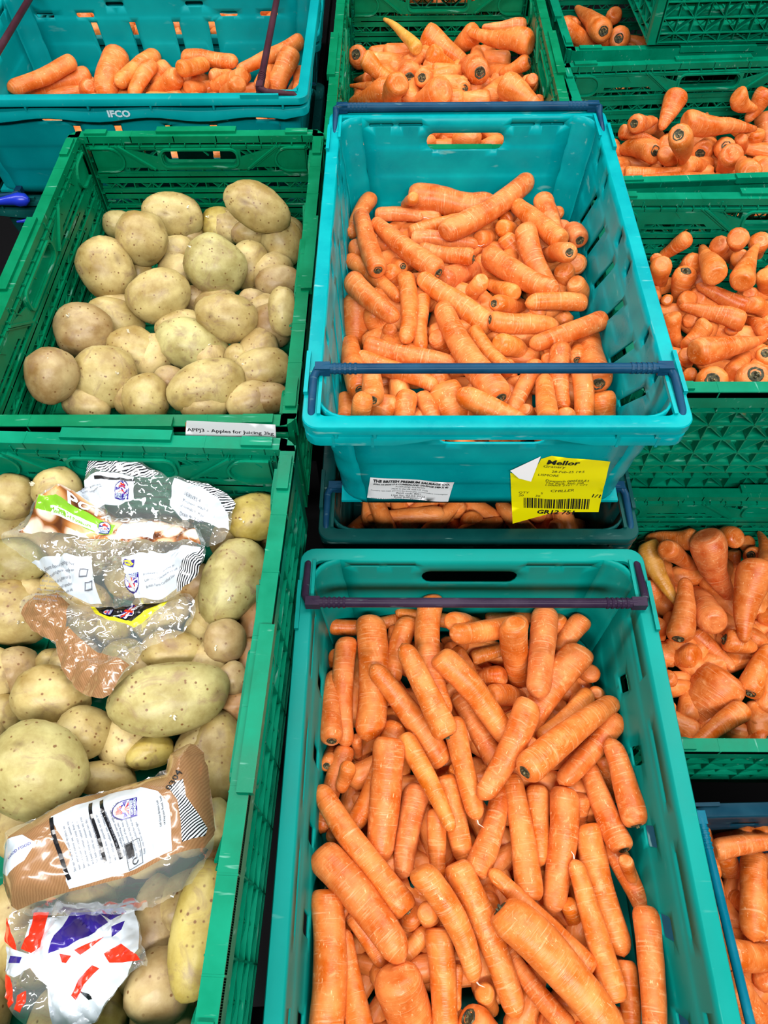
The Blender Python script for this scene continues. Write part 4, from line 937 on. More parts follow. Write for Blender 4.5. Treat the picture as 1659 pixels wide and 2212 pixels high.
(0.4667,0.8937,0.8828,0.4806,0.9845,0.8558,0.0190,0.0085,0.011,'',0),
(0.5689,0.9323,0.8357,0.5950,0.9420,0.7948,0.0160,0.0080,0.007,'y',0),
(0.5056,0.8776,0.8868,0.5465,0.9542,0.8792,0.0192,0.0067,0.030,'',0),
(0.4432,0.9302,0.8391,0.4436,0.9302,0.7951,0.0203,0.0091,-0.024,'',1),
(0.4461,0.8952,0.8249,0.4437,0.9041,0.7932,0.0165,0.0083,-0.018,'',0),
(0.5202,0.8824,0.8327,0.4668,0.9083,0.8467,0.0161,0.0089,0.039,'',0),
(0.4966,0.8317,0.8478,0.4312,0.8647,0.8437,0.0157,0.0086,-0.000,'',0),
(0.5512,0.8890,0.8230,0.5878,0.8934,0.7930,0.0164,0.0082,0.046,'',0),
(0.4187,0.8536,0.8230,0.4347,0.8356,0.7930,0.0161,0.0081,-0.036,'',0),
(0.4545,0.8335,0.8274,0.4368,0.8227,0.8112,0.0158,0.0127,0.028,'',0),
(0.5471,0.8353,0.8256,0.5460,0.8916,0.7985,0.0141,0.0056,-0.003,'',0),
(0.4215,0.7808,0.8230,0.4371,0.7912,0.7930,0.0129,0.0065,-0.003,'',0),
(0.4850,0.7519,0.8230,0.5506,0.8262,0.7930,0.0156,0.0078,0.038,'',0),
(0.4309,0.7625,0.8554,0.5426,0.8177,0.8224,0.0213,0.0064,-0.037,'',0),
(0.4393,0.7188,0.8367,0.4527,0.7388,0.8073,0.0235,0.0188,0.001,'',1),
(0.5357,0.7789,0.8230,0.5482,0.7862,0.7930,0.0169,0.0085,-0.025,'',1),
(0.4831,0.7082,0.8520,0.4860,0.7191,0.8266,0.0262,0.0209,-0.016,'',1),
],
'R4': [
(0.4190,0.3048,0.5440,0.4272,0.3081,0.5140,0.0119,0.0059,0.032,'',0),
(0.4359,0.6097,0.5440,0.4427,0.6191,0.5140,0.0138,0.0069,-0.010,'',0),
(0.5756,0.6250,0.5560,0.5921,0.6243,0.5260,0.0145,0.0073,0.028,'',0),
(0.4580,0.5756,0.5440,0.4876,0.5803,0.5140,0.0136,0.0068,-0.049,'',0),
(0.4676,0.4987,0.5440,0.4893,0.5048,0.5140,0.0095,0.0047,0.050,'y',0),
(0.4053,0.4829,0.5440,0.4149,0.4718,0.5140,0.0151,0.0076,0.046,'',0),
(0.4056,0.3978,0.5440,0.4189,0.3882,0.5140,0.0145,0.0073,0.018,'',0),
(0.4105,0.5516,0.5440,0.4216,0.5213,0.5140,0.0200,0.0100,-0.030,'',0),
(0.5789,0.4988,0.5440,0.5938,0.4870,0.5140,0.0159,0.0080,0.016,'',0),
(0.5457,0.4601,0.5440,0.5327,0.4455,0.5140,0.0199,0.0099,-0.031,'',0),
(0.5104,0.4504,0.5623,0.5312,0.4443,0.5608,0.0207,0.0104,-0.013,'',1),
(0.5701,0.5947,0.5750,0.6264,0.6286,0.5210,0.0166,0.0083,-0.047,'',1),
(0.5547,0.6090,0.5440,0.5621,0.5773,0.5140,0.0129,0.0064,-0.043,'',0),
(0.5249,0.6121,0.6040,0.5125,0.6310,0.5740,0.0193,0.0096,-0.034,'',0),
(0.4610,0.6068,0.5980,0.4190,0.6254,0.5680,0.0186,0.0149,-0.032,'',0),
(0.4187,0.5740,0.6214,0.4912,0.5853,0.5384,0.0175,0.0105,0.034,'',0),
(0.5681,0.5618,0.6068,0.5896,0.6348,0.5749,0.0147,0.0059,-0.026,'',0),
(0.4400,0.4380,0.5440,0.4159,0.4503,0.5140,0.0212,0.0106,0.033,'',0),
(0.4056,0.5939,0.5878,0.4371,0.5165,0.5608,0.0195,0.0078,-0.049,'g',0),
(0.4846,0.5787,0.6223,0.5326,0.5299,0.5451,0.0301,0.0090,-0.044,'r',0),
(0.4227,0.4644,0.5827,0.4425,0.5319,0.5846,0.0216,0.0151,-0.044,'',1),
(0.4761,0.4849,0.5851,0.4899,0.5606,0.5272,0.0238,0.0131,0.043,'p',0),
(0.4663,0.4654,0.5440,0.4989,0.4226,0.5440,0.0147,0.0118,0.032,'',0),
(0.5373,0.5282,0.6227,0.5142,0.4493,0.5912,0.0300,0.0114,-0.048,'',0),
(0.5212,0.3870,0.5598,0.5548,0.4381,0.5590,0.0197,0.0118,0.043,'',1),
(0.4679,0.3782,0.5440,0.4202,0.3279,0.5140,0.0420,0.0168,-0.027,'',0),
(0.5368,0.3526,0.5440,0.5168,0.3600,0.5140,0.0129,0.0064,-0.024,'',0),
(0.5152,0.3099,0.5440,0.4972,0.3186,0.5140,0.0172,0.0086,0.008,'',1),
(0.4832,0.3403,0.5678,0.4152,0.2954,0.5634,0.0167,0.0134,-0.030,'',0),
(0.5367,0.3314,0.5440,0.5543,0.3418,0.5140,0.0094,0.0047,0.047,'',0),
],
'R5': [
(0.4693,0.0263,0.4800,0.4862,0.0133,0.4500,0.0131,0.0092,-0.013,'',0),
(0.4556,0.1899,0.4800,0.5134,0.1903,0.4800,0.0078,0.0054,0.007,'',0),
(0.4079,0.1899,0.5400,0.4130,0.1386,0.5400,0.0115,0.0081,0.007,'',0),
(0.4344,-0.0134,0.4800,0.4475,-0.0238,0.4500,0.0128,0.0090,-0.022,'',0),
(0.3933,0.0454,0.4800,0.4134,0.0293,0.4500,0.0150,0.0105,0.023,'',0),
(0.3995,0.0161,0.4999,0.3936,0.0467,0.5027,0.0134,0.0094,0.049,'',0),
(0.4671,0.1889,0.5400,0.4415,0.1847,0.5100,0.0125,0.0113,0.010,'',0),
(0.4884,0.1889,0.5400,0.5183,0.1872,0.5100,0.0125,0.0088,-0.042,'',0),
(0.4238,0.1654,0.5578,0.4922,0.1755,0.5529,0.0132,0.0092,0.031,'',0),
(0.4553,0.1683,0.4800,0.4731,0.1433,0.4500,0.0154,0.0123,0.017,'',0),
(0.4319,0.1343,0.4800,0.4499,0.0963,0.4500,0.0138,0.0097,-0.001,'',0),
(0.4348,0.0747,0.4800,0.4769,0.0694,0.4800,0.0109,0.0076,0.015,'',0),
(0.4675,0.1117,0.4800,0.4592,0.1232,0.4500,0.0138,0.0097,-0.024,'',1),
(0.4852,0.1573,0.5010,0.4599,0.0806,0.5110,0.0170,0.0162,-0.020,'',0),
(0.4279,0.0501,0.5164,0.4895,0.0488,0.4813,0.0200,0.0140,0.002,'',0),
(0.4204,0.0127,0.5219,0.4487,-0.0143,0.5015,0.0203,0.0162,-0.043,'',0),
(0.5157,0.1603,0.4800,0.5289,0.1470,0.4500,0.0141,0.0099,0.009,'r',0),
],
'M2b': [
(-0.0598,0.5663,0.6900,-0.0471,0.6031,0.6600,0.0137,0.0096,-0.032,'',0),
(-0.0237,0.5794,0.6900,0.0409,0.5838,0.6900,0.0155,0.0109,-0.025,'',0),
(0.0584,0.5689,0.6900,0.0762,0.6082,0.6600,0.0130,0.0091,0.040,'',0),
(0.0835,0.5689,0.6900,0.0998,0.6099,0.6600,0.0116,0.0082,0.009,'',0),
(0.1091,0.5724,0.7049,0.1077,0.5744,0.6743,0.0168,0.0118,-0.026,'',0),
(0.1511,0.5835,0.6900,0.1564,0.5816,0.6600,0.0130,0.0091,0.020,'',0),
(0.1828,0.5659,0.6900,0.2308,0.6042,0.6600,0.0157,0.0110,0.050,'',0),
(0.2304,0.5571,0.7140,0.2724,0.5797,0.6840,0.0133,0.0093,0.040,'',0),
],
}
POTATOES = {
'L2': [
(-0.2356,1.0549,0.8341,0.9841,0.1415,-0.1078,-0.0041,-0.5881,-0.8088,0.0344,0.0229,0.0202,'n'),
(-0.3542,1.0056,0.8341,0.9629,0.2123,-0.1666,-0.0037,-0.6067,-0.7949,0.0389,0.0270,0.0237,'n'),
(-0.3078,0.8969,0.8341,0.9676,0.1901,-0.1663,-0.0030,-0.6500,-0.7600,0.0242,0.0199,0.0175,'b'),
(-0.4047,0.9547,0.8341,-0.0034,-0.6266,-0.7793,-0.9494,-0.2426,0.1992,0.0278,0.0220,0.0193,'n'),
(-0.4621,1.0812,0.8341,0.9438,0.2671,-0.1947,-0.0042,-0.5793,-0.8151,0.0272,0.0233,0.0205,'n'),
(-0.3229,0.8358,0.8341,0.9046,0.4194,0.0763,0.3266,-0.5669,-0.7563,0.0359,0.0235,0.0207,'n'),
(-0.2270,0.7685,0.8341,-0.0019,-0.7062,-0.7080,-0.9788,-0.1437,0.1459,0.0227,0.0187,0.0164,'n'),
(-0.3182,0.7262,0.8341,0.9574,0.1975,-0.2105,-0.0015,-0.7260,-0.6877,0.0222,0.0209,0.0184,'b'),
(-0.2175,0.8861,0.8341,0.9832,0.1362,-0.1216,-0.0029,-0.6544,-0.7562,0.0240,0.0226,0.0199,'b'),
(-0.4683,0.9655,0.8541,0.9331,0.2822,-0.2230,-0.0036,-0.6125,-0.7905,0.0218,0.0218,0.0192,'b'),
(-0.4198,0.8511,0.8341,0.8814,0.0097,-0.4723,-0.3236,-0.7161,-0.6184,0.0432,0.0320,0.0282,'n'),
(-0.1845,0.8352,0.8341,0.9716,-0.0025,-0.2367,-0.1738,-0.6861,-0.7064,0.0331,0.0331,0.0291,'b'),
(-0.2327,0.9728,0.8341,-0.1741,-0.6345,-0.7530,-0.9672,-0.0332,0.2517,0.0398,0.0324,0.0285,'n'),
(-0.1835,1.0281,0.8341,-0.0039,-0.5979,-0.8016,-0.9899,-0.1113,0.0878,0.0393,0.0347,0.0306,'n'),
(-0.1828,0.9337,0.8341,0.9678,0.2431,0.0654,0.2024,-0.5971,-0.7762,0.0376,0.0260,0.0229,'b'),
(-0.1599,0.8236,0.8736,-0.0027,-0.6618,-0.7497,-0.9896,-0.1062,0.0974,0.0345,0.0226,0.0199,'n'),
(-0.1807,0.6912,0.8341,0.9814,0.1790,-0.0700,0.0847,-0.7297,-0.6785,0.0371,0.0217,0.0191,'b'),
(-0.3622,1.0624,0.8641,0.9529,0.1377,-0.2702,-0.1383,-0.5954,-0.7915,0.0497,0.0346,0.0305,'n'),
(-0.2153,1.0310,0.8998,0.8679,-0.1420,-0.4759,-0.4666,-0.5615,-0.6834,0.0534,0.0347,0.0305,'n'),
(-0.2923,1.0774,0.8341,0.9764,0.1735,-0.1286,-0.0042,-0.5801,-0.8145,0.0302,0.0286,0.0252,'y'),
(-0.3898,0.9737,0.8857,0.8929,0.0278,-0.4494,-0.3292,-0.6407,-0.6936,0.0406,0.0406,0.0357,'n'),
(-0.4379,0.9236,0.8695,0.2863,-0.5071,-0.8129,-0.8925,-0.4498,-0.0337,0.0478,0.0422,0.0371,'n'),
(-0.2737,0.9339,0.8650,0.8422,-0.1587,-0.5153,-0.4903,-0.6232,-0.6092,0.0467,0.0453,0.0398,'g'),
(-0.4472,0.7992,0.8593,0.9107,0.1543,-0.3833,-0.1630,-0.7182,-0.6765,0.0413,0.0399,0.0351,'b'),
(-0.3488,0.8698,0.8636,0.8679,0.4740,0.1487,0.4014,-0.4928,-0.7721,0.0481,0.0385,0.0338,'n'),
(-0.2430,0.8227,0.8634,0.9547,0.0161,-0.2970,-0.2056,-0.6858,-0.6982,0.0449,0.0362,0.0318,'n'),
(-0.3747,0.7810,0.8341,0.9133,0.0407,-0.4053,-0.2468,-0.7363,-0.6301,0.0423,0.0376,0.0331,'n'),
(-0.2901,0.7903,0.8358,0.8957,-0.0919,-0.4350,-0.3641,-0.7130,-0.5992,0.0552,0.0377,0.0332,'g'),
(-0.4550,0.6875,0.8841,-0.1594,-0.7607,-0.6292,-0.8949,-0.1577,0.4174,0.0381,0.0344,0.0303,'b'),
(-0.1881,0.7451,0.8373,0.9701,0.2426,-0.0023,0.1693,-0.6837,-0.7098,0.0420,0.0302,0.0266,'n'),
(-0.3429,0.6882,0.8378,-0.0838,-0.7581,-0.6467,-0.9448,-0.1458,0.2933,0.0370,0.0319,0.0281,'n'),
(-0.4043,0.7221,0.8469,0.9180,0.1197,-0.3781,-0.1634,-0.7545,-0.6357,0.0445,0.0439,0.0386,'n'),
(-0.2602,0.7034,0.8453,0.9116,0.4060,0.0641,0.3304,-0.6310,-0.7020,0.0536,0.0357,0.0315,'n'),
],
'L3': [
(-0.3946,0.4469,0.8250,0.9150,0.2034,-0.3486,0.0019,-0.8659,-0.5003,0.0337,0.0281,0.0247,'n'),
(-0.3395,0.4582,0.8282,0.9353,0.1821,-0.3032,0.0017,-0.8596,-0.5110,0.0338,0.0338,0.0298,'n'),
(-0.2831,0.4634,0.8306,0.9537,0.1566,-0.2567,0.0016,-0.8564,-0.5164,0.0338,0.0310,0.0273,'n'),
(-0.3039,0.4154,0.8250,0.9452,0.1565,-0.2867,0.0023,-0.8810,-0.4731,0.0385,0.0275,0.0242,'n'),
(-0.3945,0.4016,0.8250,-0.1558,-0.9072,-0.3908,-0.8978,-0.0349,0.4390,0.0251,0.0246,0.0216,'n'),
(-0.3820,0.3104,0.8250,0.9093,0.1587,-0.3847,0.0039,-0.9276,-0.3735,0.0165,0.0154,0.0136,'n'),
(-0.3924,0.2630,0.8250,0.0046,-0.9462,-0.3234,-0.9017,-0.1437,0.4077,0.0199,0.0150,0.0132,'g'),
(-0.2215,0.3432,0.8250,0.0034,-0.9140,-0.4058,-0.9675,-0.1056,0.2297,0.0231,0.0189,0.0166,'n'),
(-0.1626,0.3589,0.8250,-0.1675,-0.9075,-0.3851,-0.9680,0.0772,0.2389,0.0328,0.0180,0.0158,'r'),
(-0.1621,0.3059,0.8250,0.0040,-0.9299,-0.3679,-0.9816,-0.0739,0.1762,0.0307,0.0164,0.0144,'r'),
(-0.1672,0.2615,0.8250,0.9797,0.0685,-0.1882,0.0046,-0.9472,-0.3206,0.0208,0.0189,0.0166,'r'),
(-0.1546,0.4410,0.8250,0.0020,-0.8690,-0.4949,-0.9853,-0.0863,0.1475,0.0257,0.0134,0.0118,'r'),
(-0.1659,0.1345,0.8250,0.0067,-0.9850,-0.1723,-0.9785,-0.0420,0.2021,0.0208,0.0136,0.0119,'r'),
(-0.1622,0.1072,0.8371,0.0071,-0.9900,-0.1406,-0.9785,-0.0358,0.2031,0.0192,0.0157,0.0138,'r'),
(-0.1718,0.2858,0.8428,0.3385,-0.8524,-0.3986,-0.9178,-0.3925,0.0601,0.0188,0.0158,0.0139,'b'),
(-0.2851,0.2360,0.8250,0.9298,-0.0657,-0.3621,-0.1588,-0.9593,-0.2337,0.0225,0.0225,0.0198,'y'),
(-0.2731,0.2049,0.8250,0.9466,0.0881,-0.3102,0.0055,-0.9663,-0.2574,0.0191,0.0124,0.0109,'b'),
(-0.2271,0.0152,0.8250,0.9596,0.0144,-0.2809,0.0085,-0.9997,-0.0220,0.0189,0.0165,0.0145,'n'),
(-0.1691,0.0002,0.8250,0.0087,-1.0000,-0.0021,-0.9770,-0.0090,0.2132,0.0154,0.0138,0.0122,'r'),
(-0.2149,0.0577,0.8369,0.0078,-0.9970,-0.0776,-0.9627,-0.0285,0.2690,0.0387,0.0235,0.0207,'b'),
(-0.2861,0.0928,0.8250,0.9389,0.0486,-0.3408,0.0073,-0.9926,-0.1215,0.0307,0.0263,0.0232,'n'),
(-0.2384,0.1215,0.8250,0.9568,0.0521,-0.2862,0.0069,-0.9876,-0.1569,0.0314,0.0269,0.0237,'n'),
(-0.3158,0.0954,0.8635,0.9202,0.0580,-0.3870,0.0072,-0.9913,-0.1315,0.0294,0.0252,0.0222,'n'),
(-0.3228,0.0321,0.8250,0.9232,0.0248,-0.3836,0.0082,-0.9990,-0.0448,0.0335,0.0293,0.0258,'n'),
(-0.2724,0.0395,0.8296,0.9429,0.0256,-0.3321,0.0081,-0.9985,-0.0540,0.0293,0.0251,0.0221,'n'),
(-0.1703,0.1389,0.8510,0.0065,-0.9829,-0.1838,-0.9759,-0.0463,0.2133,0.0238,0.0159,0.0140,'g'),
(-0.2484,0.2084,0.8386,0.9200,0.3313,-0.2094,0.2521,-0.9093,-0.3311,0.0236,0.0170,0.0149,'y'),
(-0.2924,0.1836,0.8323,0.9346,0.0018,-0.3556,-0.0759,-0.9759,-0.2045,0.0317,0.0177,0.0156,'n'),
(-0.4430,0.4821,0.9000,0.8868,0.2629,-0.3800,0.0007,-0.8231,-0.5678,0.0268,0.0268,0.0236,'n'),
(-0.3827,0.4799,0.9150,-0.2347,-0.8529,-0.4663,-0.8785,-0.0192,0.4774,0.0284,0.0279,0.0245,'n'),
(-0.4513,0.4675,0.8450,0.8782,0.0887,-0.4700,-0.1534,-0.8786,-0.4523,0.0369,0.0291,0.0256,'n'),
(-0.4411,0.4233,0.8528,0.8764,0.0727,-0.4761,-0.1525,-0.8958,-0.4175,0.0356,0.0270,0.0237,'g'),
(-0.1626,0.4665,0.8800,0.9608,0.2745,-0.0392,0.2054,-0.7995,-0.5644,0.0344,0.0290,0.0256,'y'),
(-0.1855,0.3253,0.8497,0.0035,-0.9171,-0.3985,-0.9752,-0.0913,0.2015,0.0253,0.0237,0.0209,'b'),
(-0.3562,0.3553,0.8250,-0.1571,-0.9231,-0.3510,-0.9092,-0.0036,0.4163,0.0233,0.0201,0.0177,'y'),
(-0.3204,0.3497,0.8250,0.9358,0.1482,-0.3200,0.0033,-0.9110,-0.4124,0.0201,0.0190,0.0167,'y'),
(-0.2753,0.3643,0.8250,-0.0799,-0.9127,-0.4007,-0.9486,-0.0538,0.3117,0.0277,0.0224,0.0197,'y'),
(-0.3051,0.3189,0.8250,0.9247,0.2923,-0.2437,0.1669,-0.8869,-0.4307,0.0228,0.0186,0.0164,'y'),
(-0.2312,0.4094,0.8250,0.9669,0.1213,-0.2243,0.0024,-0.8839,-0.4676,0.0274,0.0241,0.0212,'b'),
(-0.2408,0.3140,0.8442,0.9560,0.0310,-0.2917,-0.0799,-0.9293,-0.3606,0.0353,0.0242,0.0213,'n'),
(-0.4382,0.3714,0.8250,0.8778,0.0398,-0.4773,-0.1518,-0.9221,-0.3560,0.0418,0.0397,0.0349,'n'),
(-0.1845,0.3928,0.8589,-0.3951,-0.8488,-0.3515,-0.8932,0.2654,0.3630,0.0524,0.0346,0.0304,'g'),
(-0.4212,0.2502,0.8250,0.0048,-0.9509,-0.3096,-0.8882,-0.1463,0.4355,0.0227,0.0218,0.0191,'n'),
(-0.4178,0.2995,0.8250,0.0040,-0.9320,-0.3623,-0.8934,-0.1661,0.4174,0.0276,0.0266,0.0234,'b'),
(-0.3608,0.2628,0.8478,0.8979,-0.0252,-0.4395,-0.1538,-0.9535,-0.2593,0.0399,0.0311,0.0274,'n'),
(-0.3170,0.2237,0.8491,0.9270,0.1124,-0.3579,0.0051,-0.9578,-0.2875,0.0283,0.0283,0.0249,'n'),
(-0.2525,-0.0107,0.8250,0.9379,-0.1686,-0.3032,-0.1564,-0.9856,0.0645,0.0226,0.0210,0.0185,'y'),
(-0.1992,0.0081,0.8552,-0.1593,-0.9867,0.0319,-0.9528,0.1621,0.2566,0.0299,0.0283,0.0249,'b'),
(-0.1823,0.2068,0.8250,0.1412,-0.9477,-0.2861,-0.9649,-0.1964,0.1745,0.0468,0.0334,0.0294,'n'),
(-0.2319,0.2564,0.8609,0.9488,0.2280,-0.2185,0.1379,-0.9216,-0.3629,0.0619,0.0381,0.0335,'g'),
(-0.3388,0.1785,0.8824,0.8796,-0.1480,-0.4522,-0.2298,-0.9643,-0.1313,0.0474,0.0448,0.0394,'g'),
(-0.1653,0.0495,0.8806,-0.0601,-0.9967,-0.0548,-0.9729,0.0462,0.2267,0.0560,0.0236,0.0208,'y'),
],
}
FILL = [(0.0898, 0.1445, 0.32, 0.52, 0.685, 0.712, 60, 0.016), (0.1044, 0.7846, 0.32, 0.52, 0.86, 0.895, 60, 0.0155), (-0.4374, 1.377, 0.52, 0.32, 0.83, 0.858, 50, 0.016), (0.087, 1.395, 0.33, 0.53, 0.8, 0.86, 80, 0.019), (0.6325, 1.348, 0.52, 0.32, 0.72, 0.748, 55, 0.019), (0.635, 1.785, 0.5, 0.31, 0.73, 0.765, 50, 0.018), (0.59, 0.8127, 0.53, 0.33, 0.785, 0.815, 55, 0.018), (0.605, 0.461, 0.53, 0.33, 0.52, 0.545, 55, 0.02), (0.615, 0.02, 0.52, 0.32, 0.445, 0.475, 50, 0.017), (0.1044, 0.779, 0.32, 0.52, 0.685, 0.72, 50, 0.0155), (-0.45, 1.79, 0.54, 0.345, 0.8, 0.89, 190, 0.016), (0.087, 2.03, 0.33, 0.53, 0.84, 0.93, 80, 0.018), (-0.455, 1.37, 0.5, 0.3, 0.5, 0.58, 50, 0.016), (0.592, 0.877, 0.52, 0.32, 0.61, 0.68, 50, 0.017), (0.065, 1.4, 0.33, 0.53, 0.62, 0.725, 90, 0.016)]
FILLN = ['nearest jade crate', 'labelled turquoise crate', 'wide turquoise crate', 'middle green crate', 'second right crate', 'top right crate', 'third right crate', 'fourth right crate', 'bottom right crate', 'shaded middle crate', 'crate behind the wide turquoise one', 'green crate at the top edge', 'bottom back left crate', 'crate beneath the third right one', 'navy crate below the middle green one']
